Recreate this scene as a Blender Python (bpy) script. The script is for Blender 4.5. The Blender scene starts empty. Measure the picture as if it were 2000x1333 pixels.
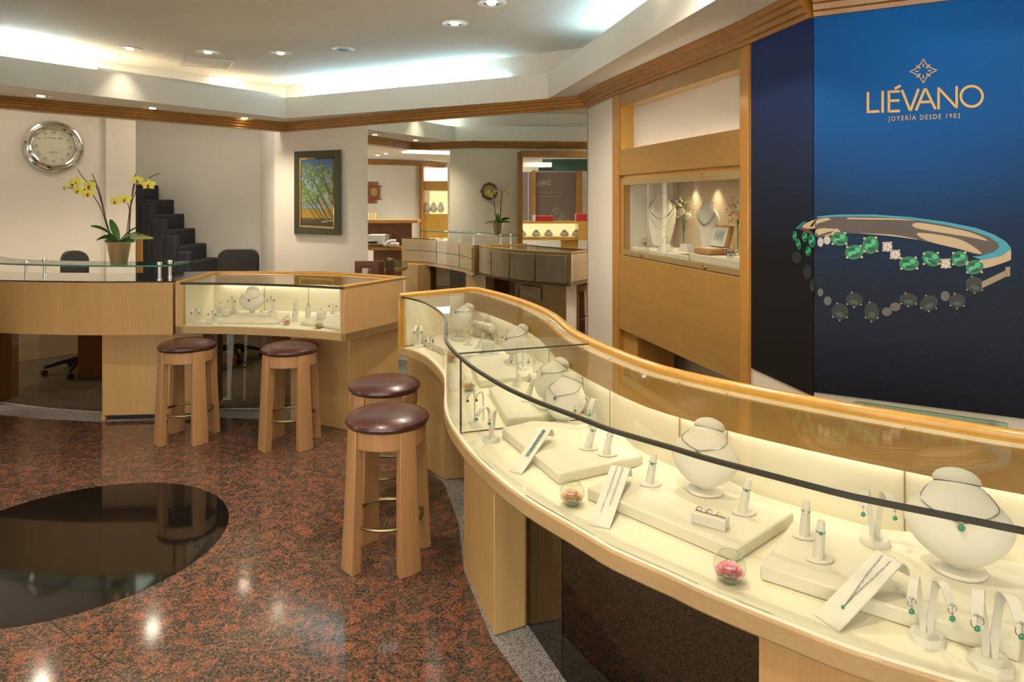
import bpy, bmesh, math, random
from mathutils import Vector, Matrix
random.seed(7)
PI = math.pi
C = bpy.context.scene.collection
SC = bpy.context.scene

# ---------------------------------------------------------------- camera, world, exposure
FPX, EYE, HZ = 1333.3, 1.6, 392.0          # focal length in pixels of a 24 mm lens, eye height, horizon row
cam = bpy.data.cameras.new('camera'); cam.lens = 24; cam.sensor_width = 36
cam.shift_y = -(666.5 - HZ) / 2000.0; cam.clip_start = 0.05; cam.clip_end = 80
cam_o = bpy.data.objects.new('camera', cam); C.objects.link(cam_o)
cam_o.location = (0, 0, EYE); cam_o.rotation_euler = (PI/2, 0, 0)
SC.camera = cam_o
W = bpy.data.worlds.new('world'); SC.world = W; W.use_nodes = True
W.node_tree.nodes['Background'].inputs[0].default_value = (1.0, 0.93, 0.82, 1)
W.node_tree.nodes['Background'].inputs[1].default_value = 3.2
SC.view_settings.view_transform = 'Standard'; SC.view_settings.look = 'None'
SC.view_settings.gamma = 1.0; SC.view_settings.use_curve_mapping = False
SC.view_settings.exposure = 0.95
try:
    SC.cycles.use_denoising = True
    SC.cycles.max_bounces = 14; SC.cycles.diffuse_bounces = 4; SC.cycles.glossy_bounces = 6
    SC.cycles.transparent_max_bounces = 24; SC.cycles.sample_clamp_indirect = 6
    SC.cycles.caustics_reflective = False; SC.cycles.caustics_refractive = False
except Exception: pass

ZT, ZTT, ZS, ZF, ZC = 2.38, 2.47, 2.48, 2.70, 2.90       # trim bottom / top, soffit, fascia top, ceiling
def spot(loc, power, col=(1,.86,.66), size=2.4, blend=.9, radius=.05, aim=(0,0,-1)):
    l = bpy.data.lights.new('spot_beam', 'SPOT'); l.energy = power; l.color = col
    l.spot_size = size; l.spot_blend = blend; l.shadow_soft_size = radius
    o = bpy.data.objects.new('spot_beam', l); C.objects.link(o); o.location = loc
    o.rotation_euler = Vector(aim).to_track_quat('-Z', 'Y').to_euler()
    return o

# ---------------------------------------------------------------- photo geometry helpers
def P(px, py, z):
    Y = FPX*(EYE - z)/(py - HZ); return Vector(((px-1000)*Y/FPX, Y, z))
def P2(px, py, z): p = P(px, py, z); return (p.x, p.y)
def onwall(px, py, A, B, off=0.0):
    """point where the sight line of a pixel meets the upright plane through A and B (moved by off to the viewer's side)"""
    A = Vector(A[:2]); B = Vector(B[:2]); d = (B-A).normalized(); n = Vector((d.y, -d.x))
    if n.dot(-A) < 0: n = -n
    A = A + n*off
    r = Vector(((px-1000)/FPX, 1.0)); t = A.dot(n)/r.dot(n); q = r*t
    return Vector((q.x, q.y, EYE - (py-HZ)*t/FPX))

# ---------------------------------------------------------------- mesh builder
class MB:
    def __init__(s): s.v = []; s.f = []; s.m = []; s.sm = []
    def add(s, vs, fs, mi=0, sm=False):
        b = len(s.v); s.v += [Vector(v) for v in vs]
        for f in fs: s.f.append([i+b for i in f]); s.m.append(mi); s.sm.append(sm)
        return s
    def box(s, c, size, rz=0, mi=0, M=None):
        x, y, z = [k/2 for k in size]; c = Vector(c)
        R = M if M is not None else Matrix.Rotation(rz, 3, 'Z')
        vs = [c + R @ Vector((sx*x, sy*y, sz*z)) for sz in (-1,1) for sx, sy in ((-1,-1),(1,-1),(1,1),(-1,1))]
        return s.add(vs, [(3,2,1,0),(4,5,6,7),(0,1,5,4),(1,2,6,5),(2,3,7,6),(3,0,4,7)], mi)
    def prism(s, pts, z0, z1, mi=0, side=None, sm=False, shrink=0.0):
        n = len(pts)
        cx = sum(p[0] for p in pts)/n; cy = sum(p[1] for p in pts)/n
        top = [(cx+(p[0]-cx)*(1-shrink), cy+(p[1]-cy)*(1-shrink)) for p in pts]
        vs = [(p[0],p[1],z0) for p in pts] + [(p[0],p[1],z1) for p in top]
        s.add(vs, [list(range(n))[::-1], list(range(n,2*n))], mi)
        s.add(vs, [(i,(i+1)%n,n+(i+1)%n,n+i) for i in range(n)], mi if side is None else side, sm)
        return s
    def wallseg(s, A, B, z0, z1, th, mi=0):
        """upright slab from A to B; thickness th goes to the left of A->B"""
        A = Vector(A[:2]); B = Vector(B[:2]); d = (B-A).normalized(); n = Vector((-d.y, d.x))*th
        return s.prism([A, B, B+n, A+n], z0, z1, mi)
    def strip(s, path, z0, z1, th, mi=0, side=None, sm=True):
        """curved upright sheet along a path with thickness th to the left"""
        q = offset(path, th); n = len(path)
        vs = [(p[0],p[1],z) for pth in (path, q) for z in (z0,z1) for p in pth]
        fs = []; e = []
        for i in range(n-1):
            fs.append((i,i+1,n+i+1,n+i)); fs.append((2*n+i+1,2*n+i,3*n+i,3*n+i+1))
            e.append((n+i,n+i+1,3*n+i+1,3*n+i)); e.append((i+1,i,2*n+i,2*n+i+1))
        e.append((0,n,3*n,2*n)); e.append((2*n-1,n-1,3*n-1,4*n-1))
        s.add(vs, fs, mi, sm); s.add(vs, e, mi if side is None else side)
        return s
    def lathe(s, prof, seg=24, c=(0,0,0), M=None, sx=1, sy=1, mi=0, sm=True, caps=False):
        c = Vector(c); R = M if M is not None else Matrix.Identity(3); vs = []
        for r, z in prof:
            for k in range(seg):
                a = 2*PI*k/seg; vs.append(c + R @ Vector((r*math.cos(a)*sx, r*math.sin(a)*sy, z)))
        fs = []
        for j in range(len(prof)-1):
            for k in range(seg):
                a, b = j*seg+k, j*seg+(k+1)%seg; fs.append((a, b, b+seg, a+seg))
        n = len(prof)
        if caps and prof[0][0] > 1e-6: fs.append(list(range(seg))[::-1])
        if caps and prof[-1][0] > 1e-6: fs.append(list(range((n-1)*seg, n*seg)))
        return s.add(vs, fs, mi, sm)
    def tube(s, pts, r, seg=8, closed=False, mi=0, flat=1.0):
        pts = [Vector(p) for p in pts]; n = len(pts); vs = []; fs = []
        up = Vector((0,0,1)); prev = None
        for i, p in enumerate(pts):
            a = pts[(i-1)%n] if (closed or i > 0) else p; b = pts[(i+1)%n] if (closed or i < n-1) else p
            t = (b-a).normalized() if (b-a).length > 1e-9 else up
            if prev is None:
                u = t.cross(up if abs(t.z) < .95 else Vector((1,0,0))).normalized()
            else: u = (prev - t*prev.dot(t)).normalized()
            prev = u; w = t.cross(u)
            rr = r[i] if isinstance(r, (list,tuple)) else r
            for k in range(seg):
                an = 2*PI*k/seg; vs.append(p + u*math.cos(an)*rr + w*math.sin(an)*rr*flat)
        m = n if closed else n-1
        for j in range(m):
            for k in range(seg):
                a, b = j*seg+k, j*seg+(k+1)%seg; a2, b2 = ((j+1)%n)*seg+k, ((j+1)%n)*seg+(k+1)%seg
                fs.append((a,b,b2,a2))
        if not closed: fs.append(list(range(seg))[::-1]); fs.append(list(range((n-1)*seg,n*seg)))
        return s.add(vs, fs, mi, True)
    def ribbon(s, pts, wdir, w, th, mi=0):
        """flat strap: centre line pts, width direction wdir, width w (number or list), thickness th"""
        pts = [Vector(p) for p in pts]; wd = Vector(wdir).normalized(); n = len(pts); vs = []; fs = []
        for i, p in enumerate(pts):
            t = (pts[min(i+1,n-1)]-pts[max(i-1,0)]).normalized(); nn = t.cross(wd).normalized()
            ww = (w[i] if isinstance(w, (list,tuple)) else w)/2
            vs += [p-wd*ww-nn*th/2, p+wd*ww-nn*th/2, p+wd*ww+nn*th/2, p-wd*ww+nn*th/2]
        for i in range(n-1):
            for k in range(4): a = i*4+k; b = i*4+(k+1)%4; fs.append((a,b,b+4,a+4))
        fs += [(3,2,1,0), (4*n-4,4*n-3,4*n-2,4*n-1)]
        return s.add(vs, fs, mi, False)
    def ball(s, c, r, seg=12, rings=8, sx=1, sy=1, sz=1, mi=0, M=None):
        pr = [(r*math.sin(PI*k/rings), -r*math.cos(PI*k/rings)*sz) for k in range(rings+1)]
        pr[0] = (0, pr[0][1]); pr[-1] = (0, pr[-1][1])
        return s.lathe(pr, seg, c, M, sx, sy, mi)
    def disc_ring(s, c, R, r, seg=28, sec=8, M=None, mi=0, flat=1.0):
        c = Vector(c); M = M if M is not None else Matrix.Identity(3)
        return s.tube([c + M @ Vector((R*math.cos(2*PI*k/seg), R*math.sin(2*PI*k/seg), 0)) for k in range(seg)], r, sec, True, mi, flat)
    def build(s, name, mat, parent=None, bevel=0, world=True, kind=None, seg=2, subsurf=0):
        me = bpy.data.meshes.new(name)
        off = Vector((0,0,0)); Mi = None
        if parent is not None and world:
            bpy_m = full_matrix(parent); Mi = bpy_m.inverted()
        vs = [tuple(Mi @ v) if Mi is not None else tuple(v) for v in s.v]
        me.from_pydata(vs, [], s.f)
        mats = mat if isinstance(mat, (list,tuple)) else [mat]
        for m in mats: me.materials.append(m)
        for p, mi, sm in zip(me.polygons, s.m, s.sm): p.material_index = mi; p.use_smooth = sm
        bm = bmesh.new(); bm.from_mesh(me)
        bmesh.ops.remove_doubles(bm, verts=bm.verts, dist=1e-6)
        bmesh.ops.recalc_face_normals(bm, faces=bm.faces)
        bm.to_mesh(me); bm.free(); me.update(); me.set_sharp_from_angle(angle=math.radians(38))
        o = bpy.data.objects.new(name, me); C.objects.link(o)
        if parent is not None: o.parent = parent
        if kind: o['kind'] = kind
        if bevel:
            b = o.modifiers.new('bevel', 'BEVEL'); b.width = bevel; b.segments = seg; b.limit_method = 'ANGLE'; b.angle_limit = math.radians(35)
        if subsurf:
            b = o.modifiers.new('smooth', 'SUBSURF'); b.levels = subsurf; b.render_levels = subsurf
        return o
def full_matrix(o):
    M = o.matrix_basis.copy()
    while o.parent is not None: o = o.parent; M = o.matrix_basis @ M
    return M
def offset(path, th):
    """open polyline moved th to its left"""
    out = []; n = len(path)
    for i in range(n):
        p = Vector(path[i][:2]); a = Vector(path[max(i-1,0)][:2]); b = Vector(path[min(i+1,n-1)][:2])
        d1 = (p-a).normalized() if i > 0 else (b-p).normalized(); d2 = (b-p).normalized() if i < n-1 else d1
        n1 = Vector((-d1.y,d1.x)); n2 = Vector((-d2.y,d2.x)); m = (n1+n2).normalized()
        out.append(tuple(p + m*(th/max(.35, m.dot(n1)))))
    return out
def smooth(path, n=6):
    """Catmull-Rom through the points"""
    p = [Vector(q[:2]) for q in path]; p = [p[0]*2-p[1]] + p + [p[-1]*2-p[-2]]; out = []
    for i in range(1, len(p)-2):
        for k in range(n):
            t = k/n; out.append(tuple(.5*((2*p[i]) + (p[i+1]-p[i-1])*t + (2*p[i-1]-5*p[i]+4*p[i+1]-p[i+2])*t*t + (3*p[i]-p[i-1]-3*p[i+1]+p[i+2])*t**3)))
    out.append(tuple(p[-2])); return out
def smooth3(path, n=6):
    p = [Vector(q) for q in path]; p = [p[0]*2-p[1]] + p + [p[-1]*2-p[-2]]; out = []
    for i in range(1, len(p)-2):
        for k in range(n):
            t = k/n; out.append(.5*((2*p[i]) + (p[i+1]-p[i-1])*t + (2*p[i-1]-5*p[i]+4*p[i+1]-p[i+2])*t*t + (3*p[i]-p[i-1]-3*p[i+1]+p[i+2])*t**3))
    out.append(p[-2]); return out
def lens(path):
    L = [0]
    for a, b in zip(path, path[1:]): L.append(L[-1] + (Vector(b)-Vector(a)).length)
    return L
def along(path, s):
    """point and direction at length s along a 2d path"""
    L = lens(path); s = max(0, min(L[-1]-1e-6, s))
    for i in range(len(path)-1):
        if s <= L[i+1]:
            a = Vector(path[i]); b = Vector(path[i+1]); t = (s-L[i])/max(1e-9, L[i+1]-L[i])
            return a.lerp(b, t), (b-a).normalized()
def subpath(path, s0, s1, n=10): return [tuple(along(path, s0+(s1-s0)*k/n)[0]) for k in range(n+1)]
def sweep(mb, path, prof, mi=0, flip=1):
    """run a closed (offset, z) section along a path; offsets go to the left (flip=-1: right)"""
    rails = [(offset(path, o*flip), z) for o, z in prof]; n = len(path); m = len(prof)
    vs = [(r[i][0], r[i][1], z) for i in range(n) for r, z in rails]; fs = []
    for i in range(n-1):
        for k in range(m): fs.append((i*m+k, i*m+(k+1)%m, (i+1)*m+(k+1)%m, (i+1)*m+k))
    fs.append(list(range(m))[::-1]); fs.append(list(range((n-1)*m, n*m)))
    mb.add(vs, fs, mi)

# ---------------------------------------------------------------- scene objects
def tag(o, label, cat, group=None, kind=None):
    o['label'] = label; o['category'] = cat
    if group: o['group'] = group
    if kind: o['kind'] = kind
    return o
def thing(name, label, cat, loc=(0,0,0), rz=0, group=None):
    o = bpy.data.objects.new(name, None); C.objects.link(o); o.empty_display_size = .05
    o.location = loc; o.rotation_euler = (0,0,rz); return tag(o, label, cat, group)

# ---------------------------------------------------------------- materials
def mat(name, col, rough=.5, metal=0, spec=.5, emit=None, es=1, coat=0, trans=0, ior=1.45, sheen=0):
    m = bpy.data.materials.new(name); m.use_nodes = True; b = m.node_tree.nodes['Principled BSDF']
    b.inputs['Base Color'].default_value = (*col, 1); b.inputs['Roughness'].default_value = rough
    b.inputs['Metallic'].default_value = metal; b.inputs['Specular IOR Level'].default_value = spec
    b.inputs['Coat Weight'].default_value = coat; b.inputs['Coat Roughness'].default_value = .08
    b.inputs['Transmission Weight'].default_value = trans; b.inputs['IOR'].default_value = ior
    if sheen: b.inputs['Sheen Weight'].default_value = sheen
    if emit: b.inputs['Emission Color'].default_value = (*emit, 1); b.inputs['Emission Strength'].default_value = es
    return m
def nodes(m): return m.node_tree.nodes, m.node_tree.links
def coords(m, scale=(1,1,1), rot=(0,0,0)):
    N, L = nodes(m); t = N.new('ShaderNodeTexCoord'); mp = N.new('ShaderNodeMapping')
    mp.inputs['Scale'].default_value = scale; mp.inputs['Rotation'].default_value = rot
    L.new(t.outputs['Object'], mp.inputs[0]); return mp.outputs[0]
def noise(m, vec, sc, det=4, rough=.55, dist=0):
    N, L = nodes(m); n = N.new('ShaderNodeTexNoise'); n.inputs['Scale'].default_value = sc
    n.inputs['Detail'].default_value = det; n.inputs['Roughness'].default_value = rough; n.inputs['Distortion'].default_value = dist
    L.new(vec, n.inputs['Vector']); return n.outputs['Fac']
def ramp(m, fac, stops):
    N, L = nodes(m); r = N.new('ShaderNodeValToRGB'); el = r.color_ramp.elements
    while len(el) < len(stops): el.new(.5)
    for e, (p, c) in zip(el, stops): e.position = p; e.color = (*c, 1) if len(c) == 3 else c
    L.new(fac, r.inputs[0]); return r.outputs[0]
def mixc(m, fac, a, b, mode='MIX'):
    N, L = nodes(m); x = N.new('ShaderNodeMix'); x.data_type = 'RGBA'; x.blend_type = mode
    for s_, v in ((x.inputs[0], fac), (x.inputs[6], a), (x.inputs[7], b)):
        if hasattr(v, 'links') or hasattr(v, 'is_linked'): L.new(v, s_)
        elif isinstance(v, (int,float)): s_.default_value = v
        else: s_.default_value = (*v, 1)
    return x.outputs[2]
def base(m, out): nodes(m)[1].new(out, nodes(m)[0]['Principled BSDF'].inputs['Base Color'])
def bump(m, fac, st=.2, dist=.002):
    N, L = nodes(m); b = N.new('ShaderNodeBump'); b.inputs['Strength'].default_value = st; b.inputs['Distance'].default_value = dist
    L.new(fac, b.inputs['Height']); L.new(b.outputs[0], N['Principled BSDF'].inputs['Normal'])
def wood(name, a, b, rough=.35, axis='z', coat=.25, fine=90, var=.35):
    """two-tone grain running along an axis"""
    m = mat(name, a, rough, coat=coat)
    s = {'z': (1,1,.035), 'x': (.04,1,1), 'y': (1,.04,1)}[axis]
    v = coords(m, s); f = noise(m, v, fine, 5, .6); g = noise(m, coords(m, tuple(k*1.0 for k in s)), 6, 3, .5, .6)
    c1 = ramp(m, f, [(.3, a), (.72, b)]); c2 = ramp(m, g, [(.35, tuple(k*(1-var) for k in a)), (.7, tuple(min(1,k*(1+var*.25)) for k in a))])
    base(m, mixc(m, .45, c1, c2)); bump(m, f, .05, .001); return m
def glass(name, tint=(1,1,1), refl=1.0, rough=0.0):
    """thin pane: see-through with a mirror share that grows with the viewing angle"""
    m = bpy.data.materials.new(name); m.use_nodes = True; N, L = nodes(m); N.remove(N['Principled BSDF'])
    g = N.new('ShaderNodeNewGeometry'); d = N.new('ShaderNodeVectorMath'); d.operation = 'DOT_PRODUCT'
    L.new(g.outputs['Normal'], d.inputs[0]); L.new(g.outputs['Incoming'], d.inputs[1])
    def M(op, a, b=None):
        x = N.new('ShaderNodeMath'); x.operation = op
        for i, v in enumerate((a, b)):
            if v is None: continue
            if isinstance(v, (int,float)): x.inputs[i].default_value = v
            else: L.new(v, x.inputs[i])
        return x.outputs[0]
    x = M('ABSOLUTE', d.outputs['Value']); x = M('SUBTRACT', 1.0, x); x = M('POWER', x, 5.0)
    x = M('MULTIPLY', x, .96*refl); x = M('ADD', x, .04*refl); x = M('MINIMUM', x, 1.0)
    t = N.new('ShaderNodeBsdfTransparent'); t.inputs[0].default_value = (*tint, 1)
    gl = N.new('ShaderNodeBsdfGlossy'); gl.inputs['Roughness'].default_value = rough
    mx = N.new('ShaderNodeMixShader'); L.new(x, mx.inputs[0]); L.new(t.outputs[0], mx.inputs[1]); L.new(gl.outputs[0], mx.inputs[2])
    L.new(mx.outputs[0], N['Material Output'].inputs[0]); return m
M = {}
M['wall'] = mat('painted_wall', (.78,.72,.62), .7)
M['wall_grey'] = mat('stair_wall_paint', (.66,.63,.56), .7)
M['ceil'] = mat('ceiling_paint', (.86,.81,.71), .75)
M['fascia'] = mat('fascia_paint', (.80,.78,.70), .7)
for k in ('wall','wall_grey','ceil','fascia'):
    f_ = noise(M[k], coords(M[k]), 1.2, 4, .5); cc = tuple(M[k].node_tree.nodes['Principled BSDF'].inputs['Base Color'].default_value[:3])
    base(M[k], ramp(M[k], f_, [(.3, tuple(v*.93 for v in cc)), (.7, cc)]))
M['oak'] = wood('pale_oak_veneer', (.47,.285,.108), (.585,.37,.155), .38, 'z', .2, 110, .22)
M['oak_h'] = wood('pale_oak_edge', (.40,.27,.125), (.48,.335,.165), .38, 'x', .2, 90, .25)
M['gold'] = wood('golden_varnished_wood', (.50,.27,.05), (.64,.38,.085), .25, 'x', .45, 60, .25)
M['gold_v'] = wood('golden_varnished_upright', (.44,.205,.035), (.54,.28,.055), .34, 'z', .2, 60, .3)
M['honey'] = wood('honey_wood_panel', (.35,.19,.040), (.42,.24,.058), .42, 'y', .08, 30, .2)
M['trim'] = wood('brown_cornice_wood', (.34,.15,.028), (.50,.255,.055), .34, 'x', .2, 40, .45)
M['stoolwood'] = wood('worn_stool_wood', (.36,.19,.078), (.46,.27,.12), .42, 'z', .12, 60, .35)
M['dark_wood'] = wood('dark_brown_wood', (.16,.055,.025), (.24,.09,.04), .3, 'x', .4, 40, .4)
M['drawer'] = wood('grey_brown_veneer', (.42,.32,.20), (.49,.38,.25), .4, 'z', .15, 90, .2)
M['cream'] = mat('cream_lining', (.74,.69,.52), .75)
M['velvet'] = mat('ivory_velvet', (.66,.63,.53), .85, sheen=.15); bump(M['velvet'], noise(M['velvet'], coords(M['velvet']), 900, 2), .15, .0005)
M['tray'] = mat('cream_padded_tray', (.62,.585,.46), .7)
M['leather'] = mat('ivory_leatherette', (.60,.575,.48), .5)
M['seat'] = mat('burgundy_leather', (.058,.018,.015), .30, coat=.12); bump(M['seat'], noise(M['seat'], coords(M['seat']), 300, 3), .08, .0006)
M['brass'] = mat('aged_brass', (.30,.25,.13), .35, 1)
M['goldmetal'] = mat('gold_metal', (.85,.6,.25), .25, 1)
M['silver'] = mat('silver_metal', (.36,.36,.37), .22, 1)
M['chrome'] = mat('polished_chrome', (.72,.70,.66), .08, 1)
M['steel'] = mat('brushed_steel', (.62,.6,.56), .3, 1)
M['gem'] = mat('emerald', (.0,.22,.10), .08, coat=1)
M['diamond'] = mat('clear_gem', (.85,.88,.9), .05, .6)
M['darkgem'] = mat('dark_gem', (.05,.04,.06), .1, coat=1)
M['black'] = mat('black_plastic', (.012,.012,.014), .4)
M['fabric'] = mat('black_chair_fabric', (.028,.028,.028), .85); bump(M['fabric'], noise(M['fabric'], coords(M['fabric']), 500, 2), .4, .001)
M['seal'] = mat('dark_edge_seal', (.06,.06,.045), .25, .3)
M['seam'] = mat('panel_seam', (.30,.22,.10), .7)
M['glass'] = glass('clear_glass', (.985,.995,.98), .8)
M['glass_top'] = glass('case_top_glass', (.985,.99,.965), .72)
M['glass_edge'] = mat('green_glass_edge', (.04,.22,.15), .12, coat=1)
M['glass_green'] = glass('green_glass', (.80,.93,.87), 1.1)
M['bowl'] = glass('bowl_glass', (.93,.975,.955), 1.8)
M['smoke'] = glass('smoked_glass', (.42,.36,.29), 1.2)
M['blackglass'] = mat('black_counter_glass', (.006,.008,.008), .04, spec=.7, coat=1)
M['mirror'] = mat('mirror_silver', (.90,.93,.88), .0, 1)
M['white'] = mat('white_enamel', (.80,.78,.74), .35)
M['bulb'] = mat('lamp_glow', (1,.9,.7), .5, emit=(1,.83,.58), es=14)
M['tube'] = mat('cool_tube_glow', (1,1,1), .5, emit=(.46,.78,1.0), es=14)
M['strip'] = mat('warm_case_light', (1,1,.9), .5, emit=(1,.985,.91), es=5.6)
M['leaf'] = mat('orchid_leaf', (.05,.16,.025), .3, coat=.2)
M['leaf2'] = mat('yellowing_leaf', (.30,.34,.06), .4)
M['stem'] = mat('dark_stem', (.07,.045,.02), .6)
M['petal'] = mat('yellow_petal', (.80,.78,.12), .55)
M['lip'] = mat('magenta_lip', (.45,.05,.07), .5)
M['pot'] = mat('gold_pot', (.78,.60,.31), .30, .85)
M['soil'] = mat('bark_soil', (.12,.07,.04), .9)
M['pink'] = mat('pink_petals', (.90,.42,.48), .7)
M['palepink'] = mat('pale_pink_petals', (.85,.45,.36), .7)
M['peach'] = mat('peach_petals', (.82,.55,.36), .7)
M['tan'] = mat('tan_leather', (.40,.20,.07), .4)
M['red'] = mat('red_box', (.30,.02,.02), .4)
M['print_gold'] = mat('printed_gold', (.68,.45,.15), .6)
M['green_soffit'] = mat('dark_green_canopy', (.03,.09,.06), .4)
def fl(m): return m
# carpet
def carpet(name, a, b):
    m = mat(name, a, .95); f = noise(m, coords(m), 160, 3, .7); base(m, ramp(m, f, [(.38, a), (.62, b)])); bump(m, f, .6, .004); return m
M['carpet'] = carpet('grey_loop_carpet', (.10,.095,.09), (.42,.41,.40))
M['carpet_w'] = carpet('warm_loop_carpet', (.12,.085,.05), (.36,.28,.18))
M['stair'] = carpet('charcoal_stair_carpet', (.008,.008,.010), (.05,.05,.058))
# red granite
g = mat('red_granite', (.3,.1,.05), .10, coat=.0, spec=.55); v = coords(g, (1,1,1))
n1 = noise(g, v, 20, 5, .60, 1.2); n2 = noise(g, v, 85, 4, .65); n3 = noise(g, coords(g, (1,1,1), (0,0,.6)), 160, 2, .6)
cA = ramp(g, n1, [(.40, (.028,.024,.021)), (.50, (.085,.065,.05)), (.555, (.25,.085,.045)), (.68, (.38,.12,.06))])
cB = ramp(g, n2, [(.38, (.012,.010,.010)), (.49, (.12,.09,.07)), (.58, (.26,.13,.08)), (.72, (.38,.28,.20))])
cC = mixc(g, .5, cA, cB)
dk = ramp(g, n3, [(.40, (.28,.26,.25)), (.52, (1,1,1))]); cD = mixc(g, .85, cC, dk, 'MULTIPLY')
br = nodes(g)[0].new('ShaderNodeTexBrick'); br.inputs['Scale'].default_value = 1; br.inputs['Mortar Size'].default_value = .0022
br.inputs['Brick Width'].default_value = 1.15; br.inputs['Row Height'].default_value = 1.15; br.offset = 0
br.inputs['Color1'].default_value = br.inputs['Color2'].default_value = (1,1,1,1); br.inputs['Mortar'].default_value = (.45,.42,.40,1)
nodes(g)[1].new(coords(g, (1,1,1), (0,0,.60)), br.inputs['Vector'])
base(g, mixc(g, 1.0, cD, br.outputs[0], 'MULTIPLY')); M['granite'] = g
M['black_granite'] = mat('black_polished_granite', (.008,.007,.006), .05, spec=.6)

# ---------------------------------------------------------------- room outline
NX, NY, NC = .5205, .8538, 5.266                     # plane of the wall mirror
def R(p):
    t = p[0]*NX + p[1]*NY - NC; return (p[0]-2*t*NX, p[1]-2*t*NY)
def VR(px, py, Yv):
    """place a thing known from its reflection: reflected sight line at reflected depth Yv"""
    q = R(((px-1000)*Yv/FPX, Yv)); return Vector((q[0], q[1], EYE-(py-HZ)*Yv/FPX))
def RZ(px, py, z): return R(P2(px, py, z))
pA = P2(0,212,ZT); pC = P2(560,258,ZT); pD = P2(720,245,ZT); pE = P2(1148,212,ZT)
pF = (.765,5.097); pG = (1.193,3.42); pH = (1.289,2.912); pK = P2(2000,-15,ZT); pK2 = (pK[0]+.9*(pK[0]-pH[0]), pK[1]+.9*(pK[1]-pH[1]))
w1, w2 = (-3.14,3.30), (-3.80,4.87)
w0 = (w1[0]+.55*(w1[0]-w2[0]), w1[1]+.55*(w1[1]-w2[1])); A0 = (-4.50,5.59); w3 = (-4.40,5.26)
outer = [w0, w1, w2, w3, A0, pC, pE, pG, pH, pK, pK2]
i0, i1, i2 = offset(outer[:4], -.085)[:3]; i3 = (-3.93,5.09)
iC = (-2.41,7.286); iE = (.31,5.895); iH = (.935,2.78); iK = (2.55,1.72)
inner = [i0, i1, i2, i3, iC, iE, iH, iK]
def struct(name, mb, m, **k): o = mb.build(name, m, kind='structure', **k); return o
struct('ceiling', MB().prism([(-13,-3),(6,-3),(6,9.5),(-13,9.5)], ZC, ZC+.05), M['ceil'])
struct('ceiling', MB().prism([(-12.9,1.6),(-5.3,1.6),(-5.3,9.4),(-12.9,9.4)], 2.50, 2.54), M['ceil'])
struct('ceiling', MB().prism(outer + offset(inner,.02)[::-1], ZS, ZS+.03), M['ceil'])
struct('trim_1', MB().strip(inner, ZS-.001, ZF, .035, sm=False), M['fascia'])
# brown stepped cornice round the room
prof = [(0,ZT),(.022,ZT),(.026,ZT+.018),(.045,ZT+.022),(.050,ZT+.045),(.068,ZT+.049),(.074,ZT+.070),(.092,ZT+.074),(.10,ZTT+.008),(0,ZTT+.008)]
for k, pth in enumerate(([w0,w1,w2,w3,A0,pC], [pC,pE], [pE,pF,pG,pH], [pH,pK,pK2])):
    tb = MB()
    full = outer; i = full.index(pth[0]); 
    sweep(tb, pth, prof, flip=-1); struct('trim_%d' % (k+2), tb, M['trim'])
# walls
def wallp(name, pts, z0=0, z1=ZC, th=.12, m='wall', holes=None):
    b = MB()
    b.strip(pts, z0, z1, th, sm=False); return struct(name, b, M[m])
wallp('wall_beam', [A0, pC], ZT+.002, ZC)
p536 = onwall(536,300,pC,pD); p510 = (-3.05,8.3)
wallp('wall_back', [(p536.x,p536.y), pD, pE, pF]); wallp('wall_right', [pG, pH, pK, pK2]); wallp('wall_right', [pF, pG], ZT+.004, ZC)
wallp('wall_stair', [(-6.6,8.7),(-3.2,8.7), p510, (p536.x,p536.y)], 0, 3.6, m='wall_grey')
cA = (pA[0]*1.15, pA[1]*1.15); cC = (pC[0]*1.15, pC[1]*1.15)
q0 = onwall(-14,300,cA,cC); q1 = onwall(207,300,cA,cC); q1b = onwall(207,300,cA,cC,.045); q2 = onwall(265,300,cA,cC,.045)
wallp('wall_clock', [(q0.x-.35,q0.y+.3),(q0.x,q0.y),(q1.x,q1.y),(q1b.x,q1b.y),(q2.x,q2.y),(q2.x-.1,q2.y+.16)])
# left wall with the doorway to the second showroom (seen in the mirror)
def onv(px, A, B):
    a = R(A); b = R(B); q = onwall(px, 300, a, b); r = R((q.x,q.y)); return r
dA = onv(1017, w1, w2)
wallp('wall_left', [dA, w2, (-4.13,5.085)]); wallp('wall_beam', [(-4.13,5.085), w3, A0], ZT+.002, ZC); wallp('wall_left', [w0, dA], 2.28, ZC)
wallp('wall_far', [(-10.3,1.6),(-9.94,2.9),(-9.3,3.5),(-9.11,3.94),(-9.05,4.3),(-9.15,5.4),(-9.2,9.3)])
tb = MB(); sweep(tb, [(-9.94,2.9),(-9.3,3.5),(-9.11,3.94),(-9.05,4.3),(-9.15,5.4),(-9.2,9.3)], prof, flip=-1); struct('trim_6', tb, M['trim'])
# door frame
d_ = MB(); dv = (Vector(w2)-Vector(w1)).normalized(); dn = Vector((dv.y,-dv.x))
da = Vector(dA)
d_.box((da.x+dn.x*-.05, da.y+dn.y*-.05, 1.16), (.07,.22,2.32), math.atan2(dv.y,dv.x)); 
d_.wallseg(da+dn*.03, Vector(w0)+dn*.03, 2.24, 2.33, .2); struct('door_1', d_, M['trim'])
# unseen shop front added to darken reflections: low wall, header, piers, window for daylight
fw = MB(); fw.box((-3.5,-3.06,.45),(19,.12,.9)); fw.box((-3.5,-3.06,2.78),(19,.12,.24))
for x_, w_ in ((-9.2,7.6),(-2.6,.25),(.6,.25),(4.2,3.6)): fw.box((x_,-3.06,1.78),(w_,.12,1.76))
struct('wall_front', fw, M['wall'])
struct('wall_side', MB().prism([(3.9,-3),(4.0,-3),(4.0,3),(3.9,3)],0,ZC), M['wall'])
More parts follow.
